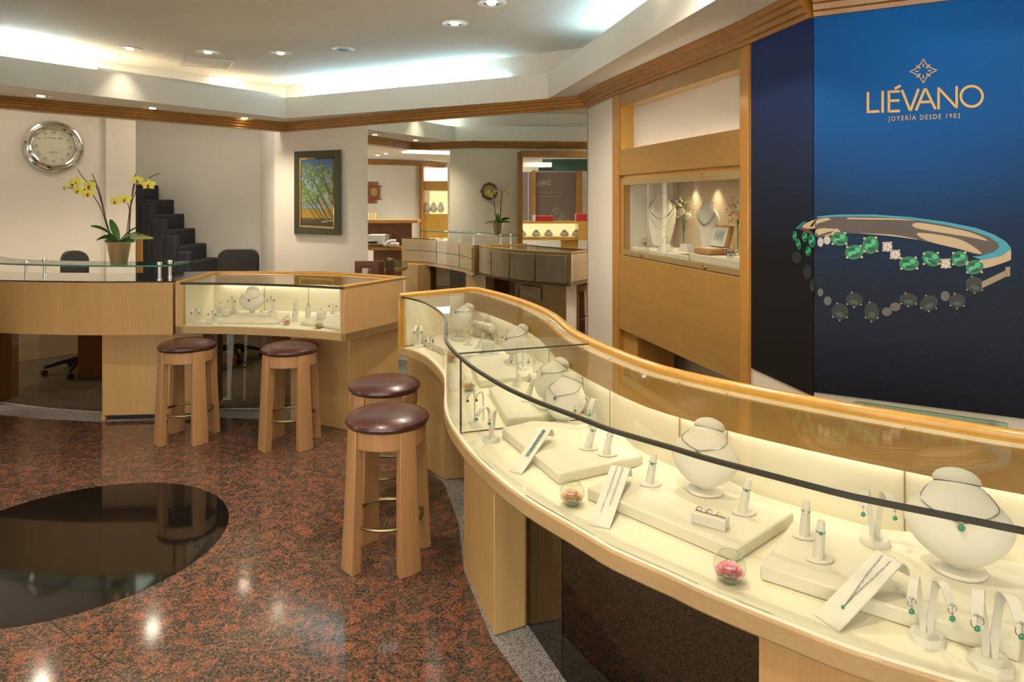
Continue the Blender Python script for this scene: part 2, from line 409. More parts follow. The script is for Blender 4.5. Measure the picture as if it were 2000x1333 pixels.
# floors
flo = [(-6.5,6.6),(-3.9,5.13),(-3.82,5.09),(-3.43,4.995),(-2.97,4.93),(-2.5,4.98),(-2.16,5.03),(-1.83,4.995),(-1.5,4.90),(-1.14,4.77),(-.80,5.1),(-.70,4.6),(-.53,4.12),(-.385,3.86),(-.264,3.38),(-.209,2.95),(-.075,2.49),(.036,2.267),(.28,1.65),(.75,1.1),(1.4,.7),(1.9,-3),(-6.5,-3)]
struct('floor', MB().prism([(-13,-3),(6,-3),(6,9.5),(-13,9.5)], -.08, -.004), M['carpet'])
struct('floor', MB().prism(flo, -.04, 0), M['granite'])
struct('floor', MB().prism([(-2.05+.668*math.cos(2*PI*k/96), 3.2+.668*math.sin(2*PI*k/96)) for k in range(96)], -.01, .0012), M['black_granite'])
# carpeted stairs rising to the left behind the clock wall
st = MB(); Ys = 7.85
for k, (x0, x1, yt) in enumerate(((343,367,492),(319,343,461),(295,319,429),(273,295,398),(240,273,368),(205,240,337))):
    xa = (x0-1000)*Ys/FPX; xb = (x1-1000)*Ys/FPX; zt = EYE-(yt-HZ)*Ys/FPX
    st.box(((xa+xb)/2, Ys+.06, (zt)/2), (xb-xa+.002, .12, zt))
    st.box(((xa+xb)/2-.06, Ys+.46, (zt-.13)/2), (xb-xa+.12, .7, zt-.13))
struct('wall_staircase', st, M['stair'], bevel=.02)
hb = MB(); a = P(266,500,1.1); Yh = 7.72
hb.prism([((266-1000)*Yh/FPX,Yh),((277-1000)*Yh/FPX,Yh),((277-1000)*Yh/FPX,Yh+.03),((266-1000)*Yh/FPX,Yh+.03)], 0, 1.22)
tag(hb.build('handrail_panel', M['gold_v'], bevel=.004), 'slim wooden handrail board at the edge of the dark carpeted stairs', 'handrail')

# ---------------------------------------------------------------- ceiling lamps
def downlight(x, y, z, label, grp, power, lit=True, ringr=.098):
    power = power*1.75
    t = thing('recessed_downlight', label, 'ceiling light', (x,y,z), 0, grp)
    MB().lathe([(.052,-.004),(ringr*.93,-.010),(ringr,-.004),(ringr,0),(.052,0)], 28).build('trim_ring', M['white'], t, world=False)
    MB().lathe([(.0,.0),(.052,-.001),(.050,-.006),(.04,-.004),(0,-.003)], 24).build('reflector', M['chrome'] if lit else M['black'], t, world=False)
    if lit:
        narrow = grp and 'row' in grp
        MB().lathe([(0,-.014),(.026,-.012),(.032,-.006),(0,-.004)], 20).build('bulb', M['bulb'], t, world=False)
        spot((x,y,z-.03), power*(.25 if narrow else 1), size=1.4 if narrow else 2.3)
    return t
where = ['first from the left in the row on the ceiling, above the clock', 'second from the left in the ceiling row', 'third in the ceiling row, above the square hatch', 'fourth in the ceiling row, left of the unlit one']
for (px, py), w_ in zip(((100,87),(253,94),(406,101),(548,103)), where):
    p = P(px,py,ZC); downlight(p.x, p.y, ZC, 'lit round downlight, ' + w_, 'ceiling row of downlights', 22)
p = P(670,95,ZC); downlight(p.x, p.y, ZC, 'unlit round downlight with dark centre at the right end of the ceiling row', None, 0, False)
p = P(888,45,ZC); downlight(p.x, p.y, ZC, 'bright round downlight alone right of the ceiling row', None, 26)
p = P(960,5,ZC); downlight(p.x, p.y, ZC, 'bright round downlight cut by the top edge of the picture', None, 26)
p = P(542,160,ZC); downlight(p.x, p.y, ZC, 'small downlight just above the cove near the ceiling corner', None, 8)
for (px, py), w_ in zip(((80,186),(298,210),(478,230)), ('above the clock', 'above the orchid', 'above the black office chair')):
    p = P(px,py,ZS); downlight(p.x, p.y, ZS, 'round downlight in the lower ceiling edge ' + w_, 'lower edge downlights', 24)
for x, y in ((-.9,3.1),(-2.4,3.1),(-3.2,2.0),(-1.6,1.7),(.1,1.5),(.5,2.9),(-.2,.3),(-2.2,.2)):  # downlights added outside the view for soft general light
    downlight(x, y, ZC, ('added round downlight over the floor, ' + ('beside the far stools','above the black floor circle','left of the black floor circle','between viewer and black circle','above the near part of the showcase','above the middle of the showcase','straight above the viewer','behind the viewer on the left')[[-.9,-2.4,-3.2,-1.6,.1,.5,-.2,-2.2].index(x)]), 'added downlights over the floor', 24)
for x, y in ((1.05,3.6),(1.15,2.6),(1.7,1.9)):  # spots without fixtures, angled towards the cabinet and poster
    spot((x-.25, y-.1, ZC-.05), 12, aim=(.55,.15,-1), size=2.0)
hp = P(404,121,ZC); hm = MB(); hm.box((0,0,-.006),(.42,.42,.012), .5)
for sx_, sy_, pw_ in ((-4.05,6.05,9),(-3.15,7.35,7),(-4.5,7.9,1)):  # unseen fill lamps added behind the beam to brighten the walls
    l = bpy.data.lights.new('staff_area_fill', 'AREA'); l.energy = pw_; l.color = (1,.9,.76); l.size = .5
    o = bpy.data.objects.new('staff_area_fill', l); C.objects.link(o); o.location = (sx_, sy_, ZC-.01)
t = thing('ceiling_hatch', 'thin white square access hatch in the ceiling below the downlight row', 'hatch', (hp.x,hp.y,ZC))
hm.build('panel', M['ceil'], t, world=False, bevel=.003)
fr = MB()
for k in range(4):
    a_ = .5 + k*PI/2; fr.box((.205*math.cos(a_), .205*math.sin(a_), -.011), (.018,.43,.012), a_)
fr.build('frame', M['white'], t, world=False)
# cool tubes lying behind the cove edge
def cove(s0, s1, path, label):
    q = offset(path, .10); a, _ = along(q, s0); b, _ = along(q, s1)
    t = thing('cove_light', label, 'tube light', (a.x,a.y,ZF))
    MB().tube([(a.x,a.y,ZF+.012),(b.x,b.y,ZF+.012)], .013, 8).build('tube', M['tube'], t)
    fx = MB(); fx.wallseg(a, b, ZF-.06, ZF-.004, .05); fx.build('batten', M['white'], t)
segL = [i3, iC]; segM = [iC, iE]; segR = [iE, iH]; segR2 = [iH, iK]
LL = (Vector(i3)-Vector(iC)).length; LM = (Vector(iE)-Vector(iC)).length; LR = (Vector(iH)-Vector(iE)).length
cove(.0, LL*.20, segL, 'cool white tube behind the ceiling edge above the clock')
cove(.02, LM*.45, segM, 'cool white tube behind the ceiling edge left half over the painting and mirror')
cove(LM*.47, LM*.86, segM, 'cool white tube behind the ceiling edge over the middle of the mirror')
cove(LR*.25, LR*.6, segR, 'cool white tube behind the right ceiling edge, its far half')
cove(LR*.62, LR*.98, segR, 'cool white tube behind the right ceiling edge, its near half')
cove(.2, 1.4, segR2, 'cool white tube behind the ceiling edge above the blue poster')
cove(.05, .85, [i0,i1], 'added cool white tube behind the left ceiling edge beyond the doorway')  # this and the next two tubes are added to brighten the ceiling
cove(1.8, 3.0, segR2, 'added cool tube behind the ceiling edge beyond the right end of the blue poster')
cove(.1, 1.5, [i1,i2], 'added cool white tube behind the left ceiling edge, seen in the mirror')
pb = MB(); q = offset(segL, .06); a, _ = along(q, LL*.3); b, _ = along(q, LL*.99); pb.tube([(a.x,a.y,ZF+.012),(b.x,b.y,ZF+.012)], .02, 8)
tag(pb.build('conduit_pipe', M['wall_grey']), 'long grey pipe lying along the unlit stretch of the ceiling edge', 'pipe')

# ---------------------------------------------------------------- wall mirror
mt = thing('wall_mirror', 'large frameless wall mirror reflecting the counters and the second showroom', 'mirror', ((pD[0]+pE[0])/2,(pD[1]+pE[1])/2,.1))
mm = MB(); a = Vector(pD); b = Vector(pE); d = (b-a).normalized(); n_ = Vector((d.y,-d.x))
mm.prism([a+n_*.012, b+n_*.012, b+n_*.002, a+n_*.002], .08, ZT-.001); mm.build('glass_sheet', M['mirror'], mt)
bb = MB(); sweep(bb, [(p536.x,p536.y),(a.x,a.y)], [(0,0),(.02,0),(.02,.09),(.01,.1),(0,.1)], flip=-1); struct('baseboard_back', bb, M['trim'])

# ---------------------------------------------------------------- wall cabinet with lit niche
fa = Vector(pF); fg = Vector(pG); fd = (fg-fa).normalized(); fo = Vector((-fd.y, fd.x))   # fo: away from the room
def FW(s, k, z): q = fa + fd*s + fo*k; return Vector((q.x,q.y,z))
FL = (fg-fa).length
def fbox(mb, s0, s1, k0, k1, z0, z1, mi=0):
    vs = [FW(s,k,z) for z in (z0,z1) for s,k in ((s0,k0),(s1,k0),(s1,k1),(s0,k1))]
    return mb.add(vs, [(3,2,1,0),(4,5,6,7),(0,1,5,4),(1,2,6,5),(2,3,7,6),(3,0,4,7)], mi)
def Sx(px):
    q = onwall(px, 300, pF, pG); return (Vector((q.x,q.y))-fa).dot(fd)
sL, sR, s0_, s1_ = .113, 1.665, .175, 1.665
cb = thing('wall_display_cabinet', 'tall built-in wooden wall cabinet with lit upper niche and glass-fronted jewellery display', 'display cabinet', FW(FL/2,0,0))
m_ = MB(); fbox(m_, 0, sL, -.02, .42, 0, ZT); m_.build('left_stile', M['gold_v'], cb, bevel=.006)
m_ = MB(); fbox(m_, sR, FL+.01, -.02, .42, 0, ZT); m_.build('right_stile', M['gold_v'], cb, bevel=.006)
m_ = MB(); fbox(m_, sL, sR, -.008, .10, 2.285, ZT); m_.build('top_panel', M['honey'], cb)
m_ = MB(); fbox(m_, sL, sR, .10, .12, 1.80, ZT); m_.build('niche_back', M['wall'], cb)
m_ = MB(); fbox(m_, sL, sL+.006, .0, .10, 1.97, 2.285); fbox(m_, sL, sR, .0, .10, 2.279, 2.2855); m_.build('niche_lining', M['gold'], cb)
m_ = MB(); fbox(m_, sL, sR, -.012, .012, 1.782, 1.968); m_.build('header_panel', M['honey'], cb, bevel=.003)
m_ = MB(); fbox(m_, sL+.1, sR-.06, .05, .07, 1.84, 1.855); m_.build('niche_light', M['strip'], cb)
m_ = MB(); fbox(m_, sL, sR, .0, .03, 1.755, 1.782); fbox(m_, sL, s0_, .0, .38, 1.20, 1.782); m_.build('display_jamb', M['gold_v'], cb)
m_ = MB(); fbox(m_, s0_, sR, .38, .40, 1.20, 1.79); fbox(m_, s0_, sR, .03, .40, 1.20, 1.238); m_.build('display_lining', mat('taupe_lining',(.62,.50,.36),.8), cb)
m_ = MB(); fbox(m_, s0_, sR, .02, .40, 1.762, 1.79); m_.build('display_ceiling', M['honey'], cb)
m_ = MB(); fbox(m_, s0_, s0_+.01, .05, .38, 1.238, 1.76); m_.build('display_side', M['wall'], cb)
m_ = MB(); fbox(m_, sL, sR, -.012, .02, .665, 1.206); m_.build('lower_panel', M['honey'], cb, bevel=.003)
m_ = MB(); fbox(m_, sL, sL+.25, .02, .30, 0, .70); m_.build('base_block', M['gold_v'], cb)
m_ = MB(); fbox(m_, 0, FL, .42, .5, 0, ZC); struct('wall_right', m_, M['wall'])
sd = Sx(1374); sm_ = Sx(1264)
for nm, a_, b_, lk in (('glass_door', s0_, sd-.004, Sx(1256)), ('glass_door', sd+.004, sR, Sx(1381))):
    g_ = MB(); fbox(g_, a_, b_, .0, .006, 1.214, 1.752); gd = g_.build(nm, M['glass'], cb)
    r_ = MB(); fbox(r_, a_, b_, -.008, .012, 1.712, 1.755); r_.build('top_rail', M['brass_rail'] if 'brass_rail' in M else M.setdefault('brass_rail', mat('brushed_brass_rail', (.50,.37,.17), .35, .6)), gd)
    r_ = MB(); fbox(r_, a_, b_, -.008, .012, 1.213, 1.246); r_.build('bottom_rail', M['brass_rail'], gd)
    r_ = MB(); c_ = FW(lk, -.012, 1.228); r_.ball(c_, .011, 10, 6); r_.build('lock', M['brass'], gd)
m_ = MB(); fbox(m_, sm_, sm_+.006, -.002, .008, 1.246, 1.712); m_.build('glass_joint', M['steel'], cb)
for px in (1262, 1300, 1352, 1425):      # spotlights set in the display ceiling
    q = FW(Sx(px)-.02, .325, 1.758); sp_ = MB(); sp_.lathe([(0,0),(.012,0),(.014,.006),(0,.006)], 16, (q.x,q.y,q.z-.004)); sp_.build('display_spotlight', M['chrome'], cb)
    spot((q.x,q.y,q.z-.01), 3.4, (1,.80,.50), 1.5, .8, .012, (-fo.x*.12, -fo.y*.12, -1))

# ---------------------------------------------------------------- blue poster on the angled wall
def poster_mat(name, facet):
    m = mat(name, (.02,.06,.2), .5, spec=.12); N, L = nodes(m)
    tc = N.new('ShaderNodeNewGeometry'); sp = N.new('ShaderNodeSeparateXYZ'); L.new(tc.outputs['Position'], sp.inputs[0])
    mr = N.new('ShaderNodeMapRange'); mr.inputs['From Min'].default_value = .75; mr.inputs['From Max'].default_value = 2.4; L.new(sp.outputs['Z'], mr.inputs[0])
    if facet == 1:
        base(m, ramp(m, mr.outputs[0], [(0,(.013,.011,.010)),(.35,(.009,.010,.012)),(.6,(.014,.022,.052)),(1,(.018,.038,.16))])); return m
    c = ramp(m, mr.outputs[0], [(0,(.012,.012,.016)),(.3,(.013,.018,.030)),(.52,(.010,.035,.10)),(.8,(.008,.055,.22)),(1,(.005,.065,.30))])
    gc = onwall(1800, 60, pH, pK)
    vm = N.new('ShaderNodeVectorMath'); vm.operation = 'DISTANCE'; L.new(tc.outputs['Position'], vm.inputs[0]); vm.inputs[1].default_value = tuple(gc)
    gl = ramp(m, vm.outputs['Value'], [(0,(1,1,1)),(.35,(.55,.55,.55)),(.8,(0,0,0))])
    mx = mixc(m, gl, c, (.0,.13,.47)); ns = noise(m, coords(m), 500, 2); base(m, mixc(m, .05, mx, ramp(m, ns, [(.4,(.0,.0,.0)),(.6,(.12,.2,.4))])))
    return m
po = thing('wall_poster', 'large deep blue jewellery poster with gold lettering, bracelet picture and folded left side', 'poster', (pH[0],pH[1],.757))
nG = Vector((-(pH[1]-pG[1]), pH[0]-pG[0])).normalized(); nK = Vector((-(pK[1]-pH[1]), pK[0]-pH[0])).normalized()
g1 = Vector(pG)+(Vector(pH)-Vector(pG)).normalized()*.02
def pan(A, B): 
    A = Vector(A); B = Vector(B); d = (B-A).normalized(); n = Vector((d.y,-d.x)); return [A+n*.006, B+n*.006, B+n*.0005, A+n*.0005]
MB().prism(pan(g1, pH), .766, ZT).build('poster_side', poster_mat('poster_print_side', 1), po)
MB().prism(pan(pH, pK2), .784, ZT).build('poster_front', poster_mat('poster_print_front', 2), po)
def ink(polys, name, m, parent, fn, lay=.0075):
    b = MB()
    for pl in polys: b.add([fn(x, y, lay) for x, y in pl], [list(range(len(pl)))])
    return b.build(name, m, parent)
def onposter(x, y, lay): return onwall(x, y, pG, pH, lay) if x < 1595 else onwall(x, y, pH, pK, lay)
def stroke(x0, y0, x1, y1, w):
    d = Vector((x1-x0, y1-y0)).normalized()*w/2; n = (-d.y, d.x)
    return [(x0+n[0],y0+n[1]),(x1+n[0],y1+n[1]),(x1-n[0],y1-n[1]),(x0-n[0],y0-n[1])]
def logo(fn_xy, w=21):
    P_ = []
    for a in ((703,383,703,556),(692,548,797,543),(825,374,825,554),(877,370,877,550),(877,381,969,376),(877,456,965,452),(877,544,969,539),(925,356,975,328),
              (985,366,1054,538),(1056,538,1124,356),(1102,536,1178,352),(1182,352,1264,526),(1136,467,1232,462),(1290,526,1290,344),(1290,350,1440,512),(1440,518,1440,333)):
        P_.append([fn_xy(*q) for q in stroke(*a, w)])
    n = 40
    for k in range(n):
        a0, a1 = 2*PI*k/n, 2*PI*(k+1)/n
        P_.append([fn_xy(1565+rx*math.cos(a), 418+ry*math.sin(a)) for a, rx, ry in ((a0,101,96),(a1,101,96),(a1,80,74),(a0,80,74))])
    return P_
zz = lambda X, Y: (1530+X/4.255, 90+Y/4.255)
ink(logo(zz), 'brand_lettering', M['print_gold'], po, onposter)
star = []
for k in range(4):
    ca, sa = math.cos(k*PI/2), math.sin(k*PI/2)
    rot = lambda x, y: zz(1163+(x*ca-y*sa)*1.12, 207+(x*sa+y*ca)-(x*ca-y*sa)*.06)
    for a in ((-34,-42,-20,-60,7),(-20,-60,0,-100,7),(34,-42,20,-60,7),(20,-60,0,-100,7),(0,-34,0,-60,9),(-52,-50,-22,-20,9),(-30,-58,-24,-30,3)):
        star.append([rot(*q) for q in stroke(*a)])
ink(star, 'star_emblem', M['print_gold'], po, onposter)
def text3d(s, p0, p1, m, parent, name, up=Vector((0,0,1)), spacing=1.0, lay=None, hscale=1.0):
    """flat lettering stretched from p0 to p1 along its baseline"""
    cu = bpy.data.curves.new(name, 'FONT'); cu.body = s; cu.space_character = spacing; cu.resolution_u = 3
    to = bpy.data.objects.new('tmp', cu); C.objects.link(to); dg = bpy.context.evaluated_depsgraph_get()
    me = bpy.data.meshes.new_from_object(to.evaluated_get(dg)); bpy.data.objects.remove(to); bpy.data.curves.remove(cu)
    xs = [v.co.x for v in me.vertices]; x0, x1 = min(xs), max(xs); d = Vector(p1)-Vector(p0); k = d.length/(x1-x0); d = d/d.length
    mb = MB(); mb.add([Vector(p0)+d*(v.co.x-x0)*k + up*(v.co.y*k*hscale) for v in me.vertices], [list(p.vertices) for p in me.polygons])
    bpy.data.meshes.remove(me); return mb.build(name, m, parent)
text3d('JOYERÍA DESDE 1903', onposter(1735,236.5,.0078), onposter(1875,230.5,.0078), M['print_gold'], po, 'tagline_lettering', spacing=1.35, hscale=1.35)
# the printed bracelet
bz = lambda X, Y: (1530+X/4.255, 400+Y/4.255)
def bp(lst, name, col, lay, rough=.42):
    return ink([[bz(*q) for q in pl] for pl in lst], name, M.get(col) or mat('print_'+name, col, rough), po, onposter, lay)
def curvy(pl):
    q = [Vector(p_) for p_ in pl]; n = len(q); out = []
    for i in range(n):
        a, b, c, d = q[i-1], q[i], q[(i+1)%n], q[(i+2)%n]
        for k in range(5):
            t = k/5; out.append(tuple(.5*(2*b + (c-a)*t + (2*a-5*b+4*c-d)*t*t + (3*b-a-3*c+d)*t**3)))
    return out
tealtop = [(100,200),(150,150),(250,105),(282,100)]
bandL = [[(125,200),(170,155),(281,112),(281,268),(262,262)]]
bandR = [[(281,112),(450,100),(750,100),(1050,122),(1350,170),(1550,215),(1700,265),(1780,320),(1795,355),(1740,392),(1620,418),(1450,370),(1200,310),(900,262),(650,240),(400,245),(281,270)]]
bp(bandL+[curvy(bandR[0])], 'bracelet_band', (.075,.055,.045), .0080)
bp([curvy(q_) for q_ in ([(160,190),(185,156),(278,122),(278,180),(240,200)],[(284,122),(420,108),(380,150),(284,180)],[(284,200),(420,190),(470,238),(284,262)],
    [(1110,150),(1350,185),(1560,232),(1700,300),(1500,262),(1110,196)],[(1110,236),(1300,252),(1500,302),(1650,410),(1450,365),(1200,303)],
    [(1640,462),(1800,430),(1885,380),(1890,440),(1870,468),(1660,530)],[(420,108),(900,114),(1100,132),(900,126),(420,118)],[(550,236),(900,250),(1120,290),(900,262),(650,241)])], 'bracelet_shine', (.50,.38,.23), .0085)
bp([[(1650,640),(1850,545),(1850,600),(1650,695)],[(1845,520),(1885,515),(1885,595),(1845,600)],[(1860,370),(1892,366),(1892,455),(1868,460)]], 'bracelet_reflection', (.30,.23,.15), .0083)
teal2 = [(281,98),(450,82),(750,82),(1050,103),(1350,143),(1600,193),(1750,248),(1850,308),(1892,360),(1885,378),(1800,430),(1650,462),(1570,432),(1640,425),(1750,392),(1797,352),(1780,318),(1700,263),(1550,213),(1350,168),(1050,120),(750,99),(450,99),(281,112)]
bp([tealtop+[(281,113),(170,156),(122,203)], teal2], 'bracelet_edge', (.03,.30,.42), .0087)
def ell(cx, cy, rx, ry, rot=0, n=18): return [(cx+rx*math.cos(a)*math.cos(rot)-ry*math.sin(a)*math.sin(rot), cy+rx*math.cos(a)*math.sin(rot)+ry*math.sin(a)*math.cos(rot)) for a in [2*PI*k/n for k in range(n)]]
greens = [(465,285,72,58,.2),(590,395,78,62,-.2),(725,335,68,76,.2),(1045,490,84,60,0),(1230,450,82,60,.5),(1465,450,70,65,0),(1588,520,76,60,-.3),(95,260,18,42,0),(125,328,20,48,-.2),(178,268,24,44,0),(237,300,30,58,-.1),(207,388,24,42,0)]
whites = [(308,312,26,40,0),(363,295,30,38,0),(865,350,42,42,0),(930,415,45,40,0),(1350,490,42,42,0)]
bp([ell(*g_) for g_ in greens], 'printed_emeralds', (.01,.17,.075), .0090)
bp([ell(c-.25*a, d+.2*b, a*.45, b*.38, r) for c,d,a,b,r in greens]+[ell(c+.35*a, d-.3*b, a*.3, b*.35, r) for c,d,a,b,r in greens], 'printed_emerald_facets', (.05,.46,.20), .0094)
bp([ell(c+.1*a, d+.45*b, a*.5, b*.2, r) for c,d,a,b,r in greens]+[ell(c-.3*a, d-.35*b, a*.35, b*.22, r) for c,d,a,b,r in greens], 'printed_emerald_shade', (.004,.06,.035), .0096)
bp([ell(*g_) for g_ in whites], 'printed_diamonds', (.42,.40,.38), .0090)
bp([ell(c+a*math.cos(k)*.5, d+b*math.sin(k)*.5, a*.2, b*.2) for c,d,a,b,r in whites for k in (0,1.3,2.6,3.9,5.2)], 'printed_diamond_facets', (.75,.72,.68), .0094)
bp([ell(c+(a+3)*math.cos(k), d+(b+3)*math.sin(k), 11, 10, n=10) for c,d,a,b,r in greens[:7]+whites[2:] for k in (.7,2.4,3.9,5.4)], 'printed_claws', (.52,.40,.26), .0098)
refl = [(240,670,23,58,0),(470,890,72,68,.3),(590,790,72,58,.2),(735,890,62,78,-.2),(1040,790,78,52,.1),(1210,820,78,62,-.5),(1445,800,68,60,0),(1590,665,78,66,.3),(110,440,40,50,0),(200,560,35,60,0)]
bp([ell(*g_) for g_ in refl], 'printed_reflection_emeralds', (.010,.022,.018), .0080)
bp([ell(c,d+.35*b,a*.5,b*.3,r) for c,d,a,b,r in refl[:8]], 'printed_reflection_facets', (.03,.075,.055), .0086)
bp([ell(*g_) for g_ in ((308,730,24,34),(368,800,32,38),(860,890,42,36),(930,850,44,36),(1345,760,38,42))], 'printed_reflection_diamonds', (.11,.10,.10), .0086)
bp([ell(c+(a+2)*math.cos(k), d+(b+4)*math.sin(k), 8, 7, n=8) for c,d,a,b,r in refl[1:8] for k in (.7,1.6,2.5,4.4)], 'printed_reflection_claws', (.34,.26,.17), .0092)

# ---------------------------------------------------------------- green glass plaque under the poster
gt = thing('glass_plaque', 'long green glass plaque on chrome standoffs under the blue poster', 'plaque', onwall(1820,800,pH,pK,.05))
def plq(x, dz, lay): 
    q = onwall(x, 800, pH, pK, lay); return Vector((q.x,q.y,dz+.018))
b = MB(); pts = []
xa, xb = 1667, 1974
for x, z in ((xa,.60),(xa+6,.58),(xa+20,.57),(xb-30,.57),(xb-12,.60),(xb-3,.66),(xb,.72),(xb-6,.752),(xb-20,.755),(xa+12,.762),(xa+2,.757),(xa,.74)): pts.append((x,z))
n = len(pts); vs = [plq(x,z,.058) for x,z in pts]+[plq(x,z,.048) for x,z in pts]
b.add(vs, [list(range(n)), list(range(n,2*n))[::-1]], 0); b.add(vs, [(i,(i+1)%n,n+(i+1)%n,n+i) for i in range(n)], 1)
b.build('glass_sheet', [M['glass_green'], M['glass_edge']], gt)
for x in (1692, 1938):
    a_ = plq(x,.735,0.0); c_ = plq(x,.735,.072); s_ = MB(); s_.tube([a_, c_], .011, 14); s_.build('standoff', M['chrome'], gt)
text3d('LIÉVANO', plq(1750,.70,.0595), plq(1835,.70,.0595), mat('etched_lettering',(.20,.33,.28),.6), gt, 'etched_lettering')

# ---------------------------------------------------------------- counters
ZB, Z0, ZTOP = .672, .730, 1.03
def glass_slab(pts, z0, z1, m0, parent, name='glass_top'):
    return MB().prism(pts, z0, z1, 0, 1).build(name, [m0, M['glass_edge']], parent)
def pathz(lst, z): return [P2(x, y, z) for x, y in lst]
def knob(parent, p, nrm, m='goldmetal'):
    MB().lathe([(.004,0),(.004,.008),(.009,.012),(.007,.02),(0,.021)], 10, (p.x,p.y,p.z), Vector((nrm.x,nrm.y,0)).to_track_quat('Z','Y').to_matrix()).build('knob', M[m], parent)
def back_fronts(t, pth, cells, name, th=.014, m='drawer'):
    """drawer or door fronts on the staff side; cells = (s0, s1, z0, z1, knob s share)"""
    for s0, s1, z0, z1, ks in cells:
        d = MB().strip(subpath(pth, s0, s1, 6), z0, z1, th, sm=False).build(name, M[m], t, bevel=.002)
        q, dr = along(pth, s0+(s1-s0)*ks); nn = Vector((-dr.y,dr.x)); q = q+nn*th; knob(d, Vector((q.x,q.y,(z0+z1)/2)), nn)

# --- reception counter with the raised glass shelf
ra = thing('reception_counter', 'curved pale oak counter with black glass top carrying a raised glass shelf', 'counter', (-3.2,5.1,0))
FA = smooth([(-4.33,5.24),(-3.98,5.0),(-3.65,4.86),(-3.01,4.78),(-2.38,4.79)], 6)
BA = smooth([(-4.5,5.72),(-3.95,5.42),(-3.03,5.33),(-2.40,5.46)], 6)
MB().prism(FA + BA[::-1], ZB-.015, 1.024, sm=True).build('counter_body', M['oak'], ra)
MB().prism([(p[0]*.9995,p[1]*1.002) for p in FA] + BA[::-1], 1.024, 1.034).build('black_glass_top', M['blackglass'], ra)
MB().prism([(-2.98,4.96),(-2.62,4.99),(-2.27,5.02),(-2.27,5.36),(-2.98,5.32)], .035, ZB-.015).build('base_pillar', M['oak'], ra, bevel=.004)
MB().prism([(-2.98,4.957),(-2.955,4.957),(-2.955,5.3),(-2.98,5.3)], 0, .04).build('base_foot', M['oak'], ra)
MB().prism([(-2.93,5.0),(-2.3,5.05),(-2.3,5.33),(-2.93,5.3)], 0, .04).build('plinth', M['black'], ra)
MB().prism([(-4.4,5.5),(-4.06,5.33),(-4.06,5.62),(-4.4,5.75)], 0, ZB-.015).build('base_pillar', M['oak'], ra, bevel=.004)
MB().strip(smooth([(-4.06,5.41),(-3.55,5.25),(-2.99,5.14)], 5), .004, ZB-.02, .008).build('smoked_glass_panel', M['smoke'], ra)
LA = lens(BA)[-1]
cells = []
for k in range(3):
    a_ = .05 + k*(LA-.1)/3; b_ = a_ + (LA-.1)/3 - .02
    cells += [(a_, b_, .855, 1.005, .5), (a_, b_, .69, .845, .5)]
back_fronts(ra, BA, cells, 'drawer')
MB().strip(offset(BA,-.02), ZB-.035, ZB-.01, .045).build('lower_ledge', M['drawer'], ra)
sh = thing('glass_shelf', 'long green-edged glass shelf raised on steel standoffs over the reception counter', 'shelf', (-3.2,5.0,1.034))
glass_slab(smooth([(-4.25,5.28),(-3.77,4.98),(-3.2,4.82),(-2.71,4.77),(-2.42,4.79)],5)+smooth([(-2.40,5.10),(-2.8,5.07),(-3.3,5.12),(-3.8,5.28),(-4.15,5.55)],5), 1.135, 1.147, M['glass_green'], sh, 'glass_pane')
for x, y in ((-3.53,4.96),(-3.54,5.17),(-2.52,4.88),(-2.52,5.03)):
    MB().lathe([(.015,1.034),(.015,1.040),(.011,1.042),(.011,1.128),(.015,1.130),(.015,1.1349)], 16, (x,y,0)).lathe([(.016,1.1475),(.016,1.158),(.012,1.161),(0,1.161)], 16, (x,y,0)).build('standoff', M['steel'], sh)

# --- showcase joined to its right
lb = thing('display_counter', 'pale oak counter with lit glass display case behind the two left stools', 'display counter', (-1.6,4.95,0))
FB = smooth([((px-1000)*Y/FPX, Y) for px, Y in ((343,4.755),(400,4.74),(440,4.73),(502,4.69),(560,4.64),(610,4.58),(673,4.485))], 4)
BB = smooth([(-2.376,5.40),(-1.94,5.42),(-1.5,5.37),(-1.267,5.30),(-1.016,5.17),(-.78,5.035)], 4)
MB().prism(FB + BB[::-1], ZB, Z0-.004, 0, 0, True).build('case_floor', M['oak_h'], lb, bevel=.004)
def inset(pth, d, e0=0, e1=0):
    q = offset(pth, d); L = lens(q)[-1]; return subpath(q, e0, L-e1, len(q))
MB().prism(inset(FB,.012,.03,.03) + inset(BB,-.02,.03,.03)[::-1], Z0-.004, Z0).build('case_lining', M['cream'], lb)
MB().strip(inset(FB,.010,.05,.03), Z0, 1.018, .006).build('front_glass', M['glass'], lb)
glass_slab(offset(FB,.004)+offset(BB,-.035)[::-1], 1.020, 1.028, M['glass_top'], lb)
MB().strip(inset(FB,.0,.03,.0), 1.014, 1.030, .010).build('edge_seal', M['seal'], lb)
MB().strip(offset(BB,-.028), Z0, 1.02, .012).build('back_lining', M['cream'], lb)
MB().strip(offset(BB,-.016), ZB, 1.02, .016).build('back_panel', M['drawer'], lb)
b = MB(); sweep(b, [FB[0]] + BB + [FB[-1]], [(0,1.016),(0,1.036),(.006,1.041),(.040,1.041),(.046,1.036),(.046,1.020)], flip=-1); b.build('wooden_rim', M['gold'], lb)
b = MB(); b.wallseg(Vector(FB[-1]), Vector(BB[-1]), ZB, 1.036, .035)
b.build('end_panel', M['oak'], lb, bevel=.003)
b = MB(); b.wallseg(BB[0], FB[0], Z0, 1.02, .03); b.build('end_lining', M['cream'], lb)
b = MB(); q_, dr = along(FB, .0); b.strip(subpath(FB,0,.055,3), ZB, 1.03, .03); b.build('front_post', M['oak'], lb, bevel=.003)
b = MB(); L_ = lens(FB)[-1]; b.strip(subpath(FB,L_-.03,L_,3), ZB, 1.03, .03); b.build('front_post', M['oak'], lb, bevel=.003)
